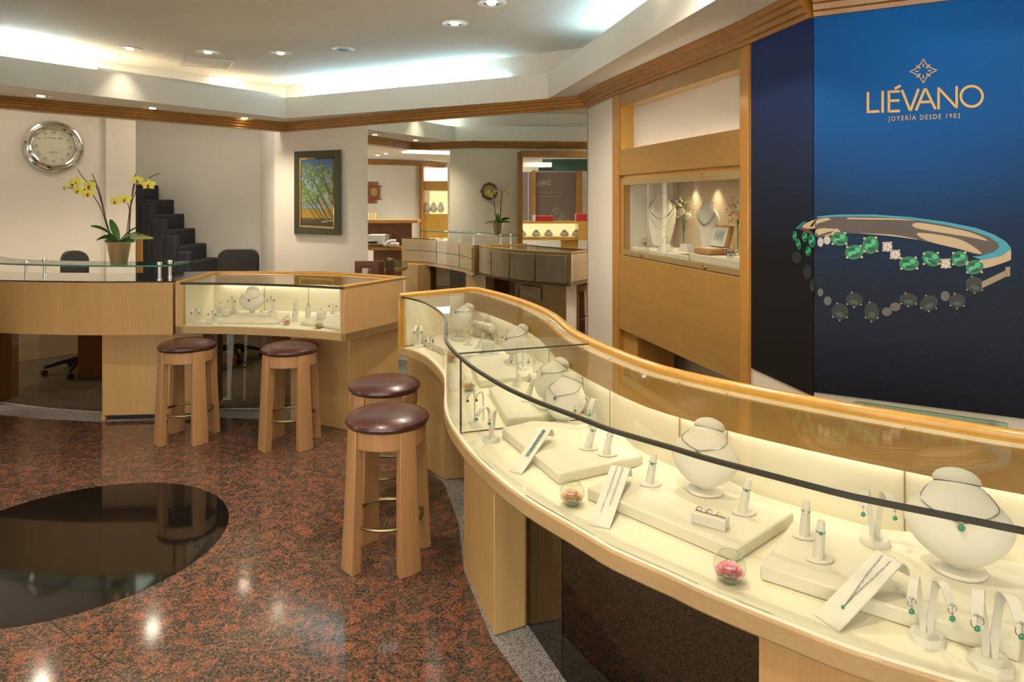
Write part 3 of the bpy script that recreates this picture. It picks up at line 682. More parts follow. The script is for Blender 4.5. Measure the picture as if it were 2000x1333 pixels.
e_ = Vector(FB[-1]); d2 = (Vector(BB[-1])-e_).normalized(); ni = Vector((-d2.y,d2.x))
b = MB(); b.wallseg(e_+ni*.036, Vector(BB[-1])+ni*.036-d2*.05, Z0, 1.02, .008); b.build('end_lining', M['cream'], lb)
b = MB(); b.strip(inset(BB,-.075,.06,.08), .945, 1.018, .010); b.build('light_valance', M['gold'], lb)
b = MB(); b.strip(inset(BB,-.056,.10,.12), .955, .966, .016); b.build('light_strip', M['strip'], lb)
b = MB()
for s in (.42, .78, 1.05, 1.10):
    q_, dr = along(offset(BB,-.0285), s); b.box((q_.x,q_.y,.87), (.004,.004,.28), math.atan2(dr.y,dr.x))
b.build('lining_seams', M['seam'], lb)
LBk = lens(BB)[-1]
back_fronts(lb, BB, [(.04+k*(LBk-.08)/4, .04+(k+1)*(LBk-.08)/4-.02, .70, 1.0, .9 if k%2==0 else .1) for k in range(4)], 'cabinet_door')
MB().prism([(-1.60,4.93),(-1.353,4.86),(-1.13,4.74),(-.84,5.06),(-1.1,5.2),(-1.55,5.25)], 0.0, ZB).build('base_pillar', M['oak'], lb, bevel=.003)
MB().strip([(-2.26,5.24),(-1.95,5.25),(-1.56,5.22)], .004, ZB-.002, .008).build('smoked_glass_panel', M['smoke'], lb)
d_ = MB().strip([(-1.5,5.262),(-1.12,5.215)], .50, .63, .012).build('drawer', M['drawer'], lb); knob(d_, Vector((-1.3,5.25,.565)), Vector((.1,1)))

# --- long S-shaped showcase in front
FSp = [(-.684,4.086),(-.585,3.979),(-.484,3.819),(-.385,3.551),(-.338,3.363),(-.315,3.167),(-.301,3.004),(-.283,2.846),(-.250,2.686),(-.209,2.545),(-.151,2.376),(-.077,2.205),(-.011,2.071),(.069,1.944),(.140,1.849),(.205,1.759),(.252,1.696),(.368,1.583),(.412,1.535),(.483,1.47),(.594,1.374),(.661,1.319),(.761,1.258),(.823,1.222),(.889,1.182),(1.0,1.125),(1.25,1.03),(1.5,.97)]
FSf = smooth(FSp, 2)
BSp = [(-.20,4.475),(-.022,4.153),(.133,3.78),(.225,3.455),(.266,3.167),(.292,3.0),(.335,2.846),(.396,2.667),(.533,2.36),(.735,2.125),(.959,1.925),(1.13,1.795),(1.267,1.70),(1.5,1.57),(1.75,1.47)]
BSp = [(x*.976,y*.976) for x,y in BSp]; BSf = smooth(BSp, 3); kF, kB = Vector(FSf[0]), Vector((-.268,4.40))
BSf = [tuple(kB)] + BSf
sc = thing('showcase', 'long S-shaped glass showcase with golden wooden rim and lit cream interior', 'showcase', (.35,2.2,0))
endp = Vector(FSf[-1])
MB().prism(FSf + BSf[::-1], .677, Z0-.003, 0, 0, True).build('case_floor', M['oak_h'], sc, bevel=.006)
MB().prism(offset(FSf,.004)[1:] + offset(BSf,-.02)[1:][::-1], Z0-.003, Z0).build('case_lining', M['cream'], sc)
MB().strip(offset(FSf,.012)[1:], Z0, 1.02, .006).build('front_glass', M['glass'], sc)
glass_slab(offset(FSf,.005)+offset(BSf,-.03)[::-1], 1.021, 1.029, M['glass_top'], sc)
MB().strip(offset(FSf,.0), 1.020, 1.030, .010).build('edge_seal', M['seal'], sc)
MB().strip(offset(BSf,-.034), Z0, 1.02, .014).build('back_lining', M['cream'], sc)
MB().strip(offset(BSf,-.018), .677, 1.022, .018).build('back_panel', M['gold'], sc)
b = MB(); sweep(b, [tuple(kF-(kB-kF).normalized()*0)] + BSf, [(0,1.018),(0,1.036),(.006,1.044),(.016,1.047),(.026,1.045),(.034,1.038),(.036,1.026),(.034,1.018)], flip=-1); b.build('wooden_rim', M['gold'], sc)
b = MB(); b.wallseg(kB, kF, .677, 1.022, .022); b.build('end_panel', M['gold'], sc, bevel=.002)
d2 = (kB-kF).normalized(); ni = Vector((d2.y,-d2.x))
b = MB(); b.wallseg(kB+ni*.026, kF+ni*.024+d2*.03, Z0, 1.02, .004); b.build('end_lining', M['cream'], sc)
b = MB(); b.strip(subpath(FSf,0,.02,2), .677, 1.03, .028); b.build('front_post', M['gold_v'], sc, bevel=.002)
b = MB(); b.strip(subpath(offset(FSf,.012),.03,.045,2), Z0, 1.012, .012); b.build('inner_post', M['gold'], sc)
Ls = lens(BSf)[-1]
b = MB(); b.strip(inset(BSf,-.085,.0,.0), .915, 1.019, .010); 
b.build('light_valance', M['honey'], sc)
b = MB(); b.strip(inset(BSf,-.064,.10,.0), .930, .940, .018); b.build('light_strip', M['strip'], sc)
b = MB(); b.strip(inset(BSf,-.046,.03,.0), .998, 1.004, -.036); b.build('light_leak_cover', M['gold'], sc)  # cover added so the strip's light does not leak upward
b = MB()
for s in (.20,.23,.62,1.12,1.42,1.72,1.96,2.35,2.52,3.0):
    q_, dr = along(offset(BSf,-.0345), s); b.box((q_.x,q_.y,.87), (.004,.004,.28), math.atan2(dr.y,dr.x))
b.build('lining_seams', M['seam'], sc)
# glass divider between the two runs
dv0 = Vector((-.197,2.545)); dv1 = Vector(P2(1163,671,1.03))
b = MB(); dd = (dv1-dv0).normalized(); b.wallseg(dv0+dd*.012, dv1-dd*.05, Z0, 1.018, .006); b.build('divider_glass', [M['glass']], sc)
b = MB(); b.wallseg(dv0, dv1-dd*.03, 1.026, 1.031, .007); b.wallseg(dv0+dd*.004, dv0+dd*.010, Z0, 1.02, .008); b.wallseg(dv0+dd*.01, dv0+dd*.55, Z0, Z0+.003, .006); b.build('divider_seal', M['seal'], sc)
# supports
bF = offset(FSf, .06)
MB().prism([(-.66,4.30),(-.60,4.16),(-.50,4.06),(-.385,3.91),(-.20,3.96),(-.10,4.1),(-.38,4.42)], 0, .677).build('base_pillar', M['gold_base'] if 'gold_base' in M else M.setdefault('gold_base', wood('golden_base_wood', (.50,.32,.12), (.60,.40,.18), .35, 'z', .3, 50, .25)), sc, bevel=.003)
MB().prism([(-.21,2.97),(-.135,2.73),(-.066,2.506),(.05,2.565),(.12,2.72),(.02,3.03)], 0, .677).build('base_pillar', M['gold_base'], sc, bevel=.004)
MB().prism([(.10,2.60),(.155,2.62),(.16,2.78),(.10,2.76)], 0, .677).build('base_post', M['gold_v'], sc)
MB().strip([(.045,2.605),(.105,2.45),(.167,2.294)], .003, .675, .004).build('smoked_glass_panel', M['smoke'], sc)
MB().strip(smooth([(.168,2.290),(.33,1.98),(.50,1.70),(.62,1.54)],4), .003, .675, .004).build('smoked_glass_panel', M['smoke'], sc)
p2 = subpath(offset(FSf,.05), lens(FSf)[-1]-1.12, lens(FSf)[-1]-.3, 8)
Lf = lens(FSf); s465 = min(range(len(FSf)), key=lambda i: abs(FSf[i][0]/FSf[i][1]-.349)); s4 = Lf[s465]
p2 = subpath(offset(FSf,.06), s4+.02, s4+.75, 8)
MB().prism(p2 + offset(p2,.30)[::-1], 0, .677, sm=True).build('base_pillar', M['oak'], sc, bevel=.003)
MB().prism([(.0,3.10),(.04,3.04),(.10,3.3),(.05,3.8),(-.02,3.8)], 0, .677).build('rear_support', M['gold_base'], sc)

# ---------------------------------------------------------------- bar stools
def stool(x, y, rot, label, seat_tilt=0):
    t = thing('bar_stool', label, 'stool', (x,y,0), math.radians(rot), 'bar stools')
    MB().lathe([(0,.604),(.165,.604),(.180,.610),(.187,.622),(.184,.634),(.168,.646),(.13,.657),(.07,.664),(0,.666)], 40).build('seat_cushion', M['seat'], t, world=False)
    MB().lathe([(.150,.532),(.172,.532),(.172,.605),(.150,.605),(.150,.532)], 40).build('seat_frame', M['stoolwood'], t, world=False, bevel=.002)
    for k in range(4):
        a = math.radians(45+90*k); R_ = Matrix.Rotation(a, 3, 'Z'); b = MB(); vs = []
        for z, r, w, th in ((0,.200,.106,.046),(.3,.187,.092,.044),(.606,.176,.078,.038)):
            for sy, dr in ((-1,-th),(-1,0),(0,.006),(1,0),(1,-th)):
                vs.append(R_ @ Vector((r+dr-(.0 if sy else 0), sy*w/2*(.86 if dr < -.01 else 1), z)))
        fs = []
        for j in range(2):
            for i in range(5): a0 = j*5+i; b0 = j*5+(i+1)%5; fs.append((a0,b0,b0+5,a0+5))
        fs += [(4,3,2,1,0),(10,11,12,13,14)]
        b.add(vs, fs); b.build('leg', M['stoolwood'], t, world=False, bevel=.003)
    MB().disc_ring((0,0,.192), .155, .0085, 48, 8, flat=1.0).build('foot_ring', M['brass'], t, world=False)
    return t
stool(-.559, 3.065, -5, 'wooden bar stool with burgundy seat, the nearest one, in front of another')
stool(-.672, 3.60, 8, 'wooden bar stool with burgundy seat, mostly hidden behind the nearest stool')
stool(-2.185, 4.60, 3, 'wooden bar stool with burgundy seat at the left end of the lit display counter')
stool(-1.462, 4.50, 2, 'wooden bar stool with burgundy seat at the middle of the lit display counter')

# ---------------------------------------------------------------- orchids
def flower(parent, c, aim, s=.035, lipm='lip'):
    Q = Vector(aim).to_track_quat('Z','Y').to_matrix(); b = MB(); c = Vector(c)
    for ang, L, w in ((90,1,.62),(210,.95,.55),(330,.95,.55),(18,1.12,.95),(162,1.12,.95)):
        a = math.radians(ang); u = Vector((math.cos(a),math.sin(a),0)); v_ = Vector((-u.y,u.x,0)); vs = []; fs = []; nn = 6
        for i in range(nn+1):
            q = i/nn; ww = w*.5*math.sin(PI*min(1,(q*.88+.12)))**.7; zz_ = .12*math.sin(q*PI)-.10*q*q
            for e in (-1,0,1): vs.append(c + Q @ ((u*q*L + v_*ww*e + Vector((0,0,zz_+(.04 if e == 0 else 0))))*s))
        for i in range(nn):
            for j in range(2): a0 = i*3+j; fs.append((a0,a0+1,a0+4,a0+3))
        b.add(vs, fs, 0, True)
    f = b.build('flower', M['petal'], parent)
    l_ = MB(); l_.ball(c + Q @ Vector((0,-.12*s,.16*s)), .20*s, 8, 6, 1, 1.2, 1.0); l_.ball(c + Q @ Vector((0,-.42*s,.12*s)), .15*s, 8, 6, 1.3, .8, .6)
    l_.build('flower_lip', M[lipm], f); return f
def leaf(parent, base_, tip, w, droop, m='leaf', side=None):
    b = MB(); p0 = Vector(base_); p1 = Vector(tip); d = p1-p0; s = Vector((-d.y,d.x,.75*(d.x**2+d.y**2)**.5)).normalized() if side is None else Vector(side).normalized(); vs = []; fs = []; n = 10
    for i in range(n+1):
        q = i/n; c = p0 + d*q + Vector((0,0,droop*math.sin(PI*q))); ww = w*.5*max(.06, math.sin(PI*(q*.93+.04)))**.6
        up = Vector((0,0,.006))
        vs += [c - s*ww + up, c, c + s*ww + up, c + s*ww + up - Vector((0,0,.0025)), c - Vector((0,0,.0028)), c - s*ww + up - Vector((0,0,.0025))]
    for i in range(n):
        for k in range(6): a0 = i*6+k; b0 = i*6+(k+1)%6; fs.append((a0,b0,b0+6,a0+6))
    b.add(vs, fs, 0, True); return b.build('leaf', M[m], parent)
pz = 1.1472; po_ = P(232,515,pz)
ot = thing('potted_orchid', 'yellow orchid in a gold pot standing on the glass shelf', 'potted plant', po_)
MB().lathe([(0,0),(.052,0),(.055,.004),(.079,.150),(.083,.157),(.076,.157),(.073,.150),(.070,.135),(0,.135)], 32).build('pot', M['pot'], ot, world=False)
MB().lathe([(0,.148),(.04,.152),(.072,.140)], 20).build('soil', M['soil'], ot, world=False)
for k in range(7): pass
Yo = po_.y
def OP(px, py, dy=0): Y = Yo+dy; return Vector(((px-1000)*Y/FPX, Y, EYE-(py-HZ)*Y/FPX))
cr = OP(232,474)
for px, py, w, dr, dy, m, sd in ((178,443,.045,.03,-.06,'leaf',None),(216,430,.05,.01,.05,'leaf',(1,.5,0)),(189,470,.05,.03,-.12,'leaf',None),(265,446,.03,.01,.04,'leaf',None),
    (272,459,.05,.02,-.08,'leaf',None),(299,467,.05,.02,.02,'leaf2',None),(275,470,.05,.015,.10,'leaf',None),(205,474,.045,.012,.12,'leaf',None),(262,474,.04,.012,-.10,'leaf',None)):
    leaf(ot, cr, OP(px,py,dy), w, dr, m, sd)
def stemp(pts, r, name='flower_stem', m='stem'): MB().tube(smooth3([OP(*p) for p in pts], 5), r, 6).build(name, M[m], ot)
stemp([(222,475),(207,430),(198,395),(190,370),(184,356),(176,353),(168,358)], .0035); stemp([(218,474),(200,415),(186,388),(172,368),(160,372),(140,368),(128,366)], .003)
stemp([(215,472),(201,402),(193,370),(180,340)], .003, 'support_stick'); stemp([(172,358),(160,344),(151,330)], .0025)
stemp([(246,472),(252,420),(258,380),(262,358),(270,358),(288,352),(296,345),(311,339)], .003); stemp([(250,472),(253,430),(256,400),(266,372),(270,362)], .003)
stemp([(252,474),(256,400),(262,366),(265,340)], .003, 'support_stick'); stemp([(253,410),(249,398),(244,390),(232,392)], .0025)
for x, y, s_, az in ((127,367,.026,-.9),(143,360,.034,-.3),(150,356,.034,.1),(152,373,.032,-.2),(175,364,.038,-.2),(172,379,.034,.1),(268,353,.032,.5),(290,362,.037,.1),(225,394,.032,-.2),(244,390,.036,.0)):
    flower(ot, OP(x,y,-.02), (az,-1,.05), s_*1.3)
# clock on the left wall
ca_, cb_ = cA, cC
cc = onwall(103.5,287,ca_,cb_,.0); dC = (Vector(cC)-Vector(cA)).normalized(); nC = Vector((dC.y,-dC.x,0)); kc = cc.y/FPX
rc = 102/2*kc*1.0
ck = thing('wall_clock', 'round wall clock with wide chrome bezel and roman numerals above the orchid', 'clock', cc)
Mc = Matrix((Vector((dC.x,dC.y,0)), Vector((0,0,1)), nC)).transposed()
def CL(x, y, z): return cc + Mc @ Vector((x,y,z))*rc
MB().lathe([(r*rc, z*rc) for r, z in ((.0,.0),(1,.0),(1,.10),(.96,.17),(.90,.19),(.86,.16),(.84,.18),(.76,.22),(.72,.20),(.69,.13),(.68,.08),(0,.08))], 56, cc, Mc).build('bezel', M['chrome'], ck)
MB().lathe([(0,.085*rc),(.69*rc,.085*rc)], 48, cc, Mc).build('dial', mat('clock_dial',(.66,.63,.47),.5), ck)
dk = mat('numeral_metal',(.26,.24,.20),.4); nb = MB()
def clk_poly(b, x0, y0, x1, y1, w, z):
    b.add([CL(x, y, z) for x, y in stroke(x0,y0,x1,y1,w)], [(0,1,2,3)])
NUM = ['XII','I','II','III','IIII','V','VI','VII','VIII','IX','X','XI']
for k, s_ in enumerate(NUM):
    th = PI/2 - k*PI/6; tot = sum(.035 if c=='I' else .085 for c in s_); x = -tot/2
    R2 = lambda a, b: (math.cos(th)*b + math.sin(th)*a, math.sin(th)*b - math.cos(th)*a)
    for c_ in s_:
        w_ = .035 if c_=='I' else .085
        segs = {'I':[(.5,-1,.5,1)], 'V':[(.1,1,.5,-1),(.9,1,.5,-1)], 'X':[(.1,1,.9,-1),(.9,1,.1,-1)]}[c_]
        for a0,b0,a1,b1 in segs:
            A_ = R2(x+a0*w_, .555+b0*.055); B_ = R2(x+a1*w_, .555+b1*.055); clk_poly(nb, *A_, *B_, .018, .09)
        x += w_
nb.build('numerals', dk, ck)
hm = mat('hand_white',(.82,.72,.62),.4)
b = MB(); clk_poly(b,-.02,-.10,.16,.52,.045,.105); b.build('minute_hand', hm, ck)
b = MB(); clk_poly(b,-.12,.01,.40,-.03,.035,.10); b.build('hour_hand', hm, ck)
text3d('RAYMOND WEIL', CL(-.30,.30,.092), CL(.30,.30,.092), M['black'], ck, 'dial_lettering'); text3d('GENEVE', CL(-.13,-.24,.092), CL(.13,-.24,.092), M['black'], ck, 'dial_lettering')

# ---------------------------------------------------------------- painting
pt = thing('framed_painting', 'oil painting of leaning leafy trees in a dark green frame', 'painting', onwall(620,380,pC,pD))
def OW(px, py, k=0): return onwall(px, py, pC, pD, k)
def frame_bar(b, a, c, k0, k1, w):   # inner/outer corner lists
    n = 4
    for i in range(n):
        j = (i+1)%n
        vs = [OW(*a[i],.002),OW(*a[j],.002),OW(*a[j],k0),OW(*a[i],k0),OW(*c[i],.002),OW(*c[j],.002),OW(*c[j],k1),OW(*c[i],k1)]
        b.add(vs, [(0,1,2,3),(4,7,6,5),(3,2,6,7),(0,4,5,1),(0,3,7,4),(1,5,6,2)])
o1 = [(574.5,296.5),(665,292.5),(665,459.5),(574.5,456.5)]; o2 = [(584.5,309),(652.5,306.5),(652.5,447),(584.5,443)]; o3 = [(587.5,312.5),(650,310),(650,443.5),(587.5,440)]
b = MB(); frame_bar(b, o1, o2, .045, .03, 0); b.build('frame', wood('dark_green_frame',(.035,.050,.025),(.10,.065,.028),.45,'z',.05,20,.3), pt, bevel=.004)
b = MB(); frame_bar(b, o2, o3, .028, .022, 0); b.build('gilt_slip', M['goldmetal'], pt)
pm = mat('tree_painting', (.2,.3,.1), .5); v = coords(pm); N_, L_n = nodes(pm); gp_ = N_.new('ShaderNodeNewGeometry')
sp = N_.new('ShaderNodeSeparateXYZ'); L_n.new(gp_.outputs['Position'], sp.inputs[0]); mr = N_.new('ShaderNodeMapRange'); a_ = OW(600,440); b_ = OW(600,312)
mr.inputs['From Min'].default_value = a_.z; mr.inputs['From Max'].default_value = b_.z; L_n.new(sp.outputs['Z'], mr.inputs[0])
bgc = ramp(pm, mr.outputs[0], [(0,(.06,.045,.025)),(.10,(.12,.09,.04)),(.12,(.42,.25,.04)),(.24,(.30,.24,.05)),(.28,(.28,.36,.5)),(.62,(.30,.42,.62)),(.9,(.05,.15,.50))])
nf = noise(pm, v, 9, 5, .7, .8); nl = noise(pm, v, 40, 4, .7); fol = ramp(pm, nl, [(.35,(.03,.07,.02)),(.5,(.14,.22,.08)),(.65,(.34,.40,.20))])
mk = N_.new('ShaderNodeMath'); mk.operation = 'MULTIPLY'; L_n.new(ramp(pm, nf, [(.40,(0,0,0)),(.47,(1,1,1))]), mk.inputs[0]); L_n.new(ramp(pm, mr.outputs[0], [(.22,(0,0,0)),(.34,(1,1,1)),(.9,(1,1,1)),(1,(.2,.2,.2))]), mk.inputs[1])
base(pm, mixc(pm, mk.outputs[0], bgc, fol))
b = MB(); b.add([OW(*q,.015) for q in o3], [(0,1,2,3)]); b.build('canvas', pm, pt)
for nm, lst, col in (('painted_trunks', ((649,425,612,350,1.6),(645,440,618,385,1.8),(650,400,630,340,1.4),(648,380,625,345,1.1),(628,430,604,395,1.2),(620,432,598,400,1),(636,432,610,392,1.2),(600,356,618,349,1),(592,340,610,370,.8)), (.035,.022,.012)),
                     ('painted_highlights', ((649,408,634,380,2),(640,432,622,402,1.2),(628,434,650,431,2)), (.45,.42,.40)), ('painted_ochre', ((647,392,640,376,2),(640,415,626,392,3),(612,428,600,412,2),(645,350,636,334,1.5)), (.50,.27,.05))):
    b = MB()
    for a_ in lst: b.add([OW(*q,.0158) for q in stroke(*a_)], [(0,1,2,3)])
    b.build(nm, mat(nm, col, .5), pt)

# ---------------------------------------------------------------- chairs and desk behind the counters
def chair_office(px, Y, ztop, w, rz, label, tilt=0):
    x = (px-1000)*Y/FPX; t = thing('office_chair', label, 'chair', (x,Y,0), rz)
    pts = []; r = .09; h = .46
    for cx, cz, a0 in ((w/2-r, h-r, 0), (-w/2+r, h-r, 90), (-w/2+.04, .04, 180), (w/2-.04, .04, 270)):
        rr = r if a0 < 180 else .04
        for k in range(7): a = math.radians(a0+k*15); pts.append((cx+rr*math.cos(a), cz+rr*math.sin(a)))
    n = len(pts); vs = [Vector((a, .0+.05*(a/w*2)**2*-1, b+ztop-h)) for a, b in pts]+[Vector((a*.96, .055-.05*(a/w*2)**2, b+ztop-h)) for a, b in pts]
    MB().add(vs, [list(range(n)), list(range(n,2*n))[::-1]]).add(vs, [(i,(i+1)%n,n+(i+1)%n,n+i) for i in range(n)]).build('backrest', M['fabric'], t, world=False, bevel=.012)
    MB().box((0,-.22,.50),(w*1.1,.44,.08)).build('seat', M['fabric'], t, world=False, bevel=.03)
    MB().tube([(0,.05,ztop-.3),(0,.07,.55),(0,-.02,.44),(0,-.2,.44)], .018, 8).build('back_bracket', M['black'], t, world=False)
    MB().tube([(0,-.2,.46),(0,-.2,.1)], .027, 10).build('gas_column', M['black'], t, world=False)
    for k in range(5):
        a = 2*PI*k/5+.3; s_ = MB().tube([(0,-.2,.12),(.15*math.cos(a),-.2+.15*math.sin(a),.11),(.29*math.cos(a),-.2+.29*math.sin(a),.075)], [.024,.020,.014], 8).build('base_arm', M['black'], t, world=False)
        MB().lathe([(0,-.02),(.026,-.018),(.028,0),(.026,.018),(0,.02)], 14, (.29*math.cos(a),-.2+.29*math.sin(a),.028), Matrix.Rotation(PI/2,3,'X')).build('caster', M['black'], s_, world=False)
    return t
chair_office(468, 7.1, 1.094, .43, .0, 'black fabric office chair behind the lit display counter')
chair_office(144, 6.5, 1.122, .24, .9, 'black office chair mostly hidden behind the glass shelf')
wc = thing('wooden_chair', 'reddish brown wooden chair with a slotted back at the left edge of the mirror', 'chair', (-1.455,6.83,0), .1)
b = MB()
def slot_back(b):
    w, z0, z1 = .115, .60, .995
    b.box((-.08,0,(z0+z1)/2),(.07,.03,z1-z0)); b.box((.08,0,(z0+z1)/2),(.07,.03,z1-z0)); b.box((0,0,z1-.035),(.10,.03,.07)); b.box((0,0,z0+.05),(.10,.03,.10))
slot_back(b); b.build('backrest', M['dark_wood'], wc, world=False, bevel=.004)
b = MB(); b.prism([(.115,-.015),(.17,.07),(.155,.08),(.10,.015)], .60, .99); b.build('back_reflection', M['dark_wood'], wc, world=False, bevel=.003)  # solid piece in place of the backrest's mirror reflection
MB().box((.0,-.17,.45),(.40,.36,.04)).build('seat', M['dark_wood'], wc, world=False, bevel=.008)
for sx in (-.17,.17):
    for sy in (-.31,-.01): MB().box((sx,sy,.215),(.04,.04,.43)).build('leg', M['dark_wood'], wc, world=False)
dt = thing('curved_desk', 'low wooden staff desk with curved edge and glass top behind the counters', 'desk', (-3.3,6.2,0))
dp = smooth([(-3.95,5.95),(-3.5,5.98),(-3.0,6.15),(-2.72,6.45)],4) + [(-2.9,6.85),(-3.9,6.6)]
MB().prism(dp, .70, .745).build('desk_top', M['gold_v'], dt, bevel=.006); MB().prism([(p[0]*.998,p[1]) for p in dp], .7455, .752).build('glass_sheet', M['glass_green'], dt)
MB().box((-2.82,6.5,.40),(.09,.10,.62)).build('desk_leg', M['gold_v'], dt); MB().prism([(-2.92,6.3),(-2.76,6.24),(-2.66,6.6),(-2.82,6.66)], 0, .09).build('desk_foot', M['gold_v'], dt, bevel=.01)
MB().box((-3.72,6.3,.35),(.35,.35,.70)).build('drawer_unit', M['gold_v'], dt)

# ---------------------------------------------------------------- things seen only in the mirror
octc = onv(957, w1, w2); clz = VR(957,374,10.4)
oc = thing('octagonal_clock', 'small dark octagonal wall clock, seen in the mirror', 'clock', (octc[0],octc[1],clz.z))
nW = Vector((dn.x,dn.y,0)); Mo = Matrix((Vector((dv.x,dv.y,0)), Vector((0,0,1)), nW)).transposed()
MB().lathe([(0,0),(.13,0),(.135,.03),(.11,.05),(.095,.045),(0,.045)], 8, (octc[0],octc[1],clz.z), Mo, sm=False).build('case', M['dark_wood'], oc)
MB().lathe([(0,.047),(.085,.047)], 24, (octc[0],octc[1],clz.z), Mo).build('dial', mat('aged_dial',(.45,.36,.2),.5), oc)
def vbox(mb, x0, x1, y0, y1, Yv, depth=.3, mi=0):
    """block given by its outline in the reflection and its reflected depth"""
    k = Yv/FPX; z0, z1 = EYE-(y1-HZ)*k, EYE-(y0-HZ)*k
    c = [R(((x0-1000)*k,Yv)), R(((x1-1000)*k,Yv)), R(((x1-1000)*k,Yv+depth)), R(((x0-1000)*k,Yv+depth))]
    return mb.prism(c, max(0,z0), z1, mi)
def vpoly(mb, pts, Yv, mi=0): mb.add([VR(x,y,Yv) for x,y in pts], [list(range(len(pts)))], mi)
# longcase clock
lc = thing('pendulum_wall_clock', 'antique wooden wall clock with arched hood and brass weights, seen in the mirror', 'clock', VR(733,420,14.0))
b = MB(); vbox(b,716,742,364,390,14,.2); vbox(b,713,744,388,391,14,.22); vbox(b,720,738,355,364,14,.2); vbox(b,714,745,362,365,14,.22); vbox(b,720,736,391,398,14,.15); b.build('case', M['dark_wood'], lc)
b = MB(); k = 14/FPX; b.add([VR(732+7*math.cos(a),376+9*math.sin(a),13.98) for a in [2*PI*i/20 for i in range(20)]],[list(range(20))]); b.build('dial', M['goldmetal'], lc)
for x in (723,729,735): MB().tube([VR(x,416,13.95),VR(x,427,13.95)], .022, 10).tube([VR(x,396,13.95),VR(x,416,13.95)], .004, 5).build('brass_weight', M['goldmetal'], lc)
rd = thing('reception_desk', 'high brown desk unit with a raised shelf, seen in the left part of the mirror', 'desk', VR(765,520,12.4))
b = MB(); vbox(b,700,817,430,436,12.6,.5); b.build('upper_shelf', M['gold_v'], rd); b = MB(); vbox(b,700,805,436,485,12.9,.08); b.build('back_board', M['dark_wood'], rd)
b = MB(); vbox(b,700,815,483,489,12.3,.5); b.build('work_top', M['gold_v'], rd); b = MB(); vbox(b,731,805,489,600,12.5,.4); b.build('cabinet', M['dark_wood'], rd)
pr = thing('printer', 'white desktop printer on the brown desk, seen in the mirror', 'printer', VR(742,480,12.3))
b = MB(); vbox(b,719,752,459,478,12.3,.35); b.build('body', M['white'], pr, bevel=.01); b = MB(); vbox(b,721,738,472,476,12.28,.02); b.build('paper_slot', M['black'], pr); b = MB(); vbox(b,752,761,459,478,12.32,.3); b.build('side_cover', M['steel'], pr)
tp = thing('desk_telephone', 'white desk telephone beside the printer, seen in the mirror', 'telephone', VR(765,480,12.3))
b = MB(); vbox(b,750,778,475,481,12.25,.2); b.build('base', M['white'], tp, bevel=.01); b = MB().tube([VR(757,475,12.2),VR(765,471,12.2),VR(775,471,12.2)], .03, 8); b.build('handset', M['white'], tp)
# second cabinet glimpsed at the left of the mirror
c2 = thing('lit_wall_cabinet', 'wooden wall cabinet with glowing yellow jewellery window, seen in the mirror', 'display cabinet', VR(847,450,15.4))
b = MB(); vbox(b,824,828,325,560,15.3,.3); b.build('stile', M['gold_v'], c2); b = MB(); vbox(b,828,875,354,372,15.35,.1); vbox(b,828,875,418,560,15.35,.1); b.build('panels', M['gold'], c2)
b = MB(); vbox(b,828,875,328,354,15.5,.02); b.build('glowing_panel', mat('glowing_back',(.9,.85,.75),.7,emit=(1,.85,.6),es=.9), c2)  # emission stands in for lamplight falling on this panel
b = MB(); vbox(b,828,875,374,418,15.7,.02); b.build('display_back', mat('display_glow',(.8,.6,.25),.7,emit=(1,.72,.28),es=.8), c2)  # window back glows in place of lamps inside the display
for i, x in enumerate((835,848,862)):
    b = MB(); k=15.5/FPX; p_ = VR(x,408,15.5); b.lathe([(0,-.09),(.06,-.07),(.085,0),(.05,.1),(.03,.14),(0,.16)], 16, p_); 
    tag(b.build('necklace_bust', M['velvet']), ('yellow lit necklace bust, %s in the small cabinet window seen in the mirror' % ('leftmost','middle','rightmost')[i]), 'display bust', 'busts seen in the mirror cabinet')
# far room beyond the doorway
MBw = MB(); vbox(MBw, 990,1280, 200,640,20.5,.1); struct('wall_far', MBw, M['wall'])
fs = thing('grey_poster', 'large grey brown poster with pale lettering beyond the doorway, seen in the mirror', 'poster', VR(1090,450,20))
b = MB(); vbox(b,1047,1126,336,434,20,.02); b.build('panel', mat('grey_print',(.17,.12,.105),.6), fs); b = MB(); vbox(b,1019,1032,336,434,20,.02); vbox(b,1033,1040,336,434,20,.02); b.build('side_panel', mat('grey_print_side',(.20,.15,.145),.6), fs)
def lg(fx): 
    b = MB()
    for pl in logo(fx, 15): b.add([VR(x,y,19.97) for x,y in pl], [list(range(len(pl)))])
    return b
lg(lambda X,Y: (1049+(X-690)*.0277, 351.5+(Y-330)*.0555)).build('brand_lettering', mat('pale_print',(.62,.52,.48),.6), fs)
b = MB(); random.seed(3)
for i in range(260):
    x = random.uniform(-1,1); y = random.random(); 
    if y > (1-abs(x))**.9: continue
    X, Y = 1089+x*27, 433-y*32; s_ = random.uniform(.4,1.1); vpoly(b, [(X-s_,Y),(X,Y-s_),(X+s_,Y),(X,Y+s_)], 19.96, 0)
b.build('jewel_picture', mat('jewel_print',(.45,.38,.33),.6), fs)
for y in (376.5,384):
    q0_, q1_ = VR(1050,y,19.97), VR(1097,y,19.97); b = MB(); b.add([q0_+Vector((0,0,.012)),q1_+Vector((0,0,.012)),q1_-Vector((0,0,.012)),q0_-Vector((0,0,.012))],[(0,1,2,3)]); b.build('slogan_line', mat('slogan_print',(.25,.19,.17),.6), fs)
b = MB(); vbox(b,1040,1047,333,420,19.9,.05); vbox(b,1126,1138,330,434,19.9,.2); tag(b.build('door_post', M['trim']), 'brown posts framing the grey poster, seen in the mirror', 'post', kind='structure')
b = MB(); vbox(b,1060,1300,311,333,18,.6); vbox(b,1052,1060,318,333,18,.6); struct('trim_7', b, M['green_soffit'])
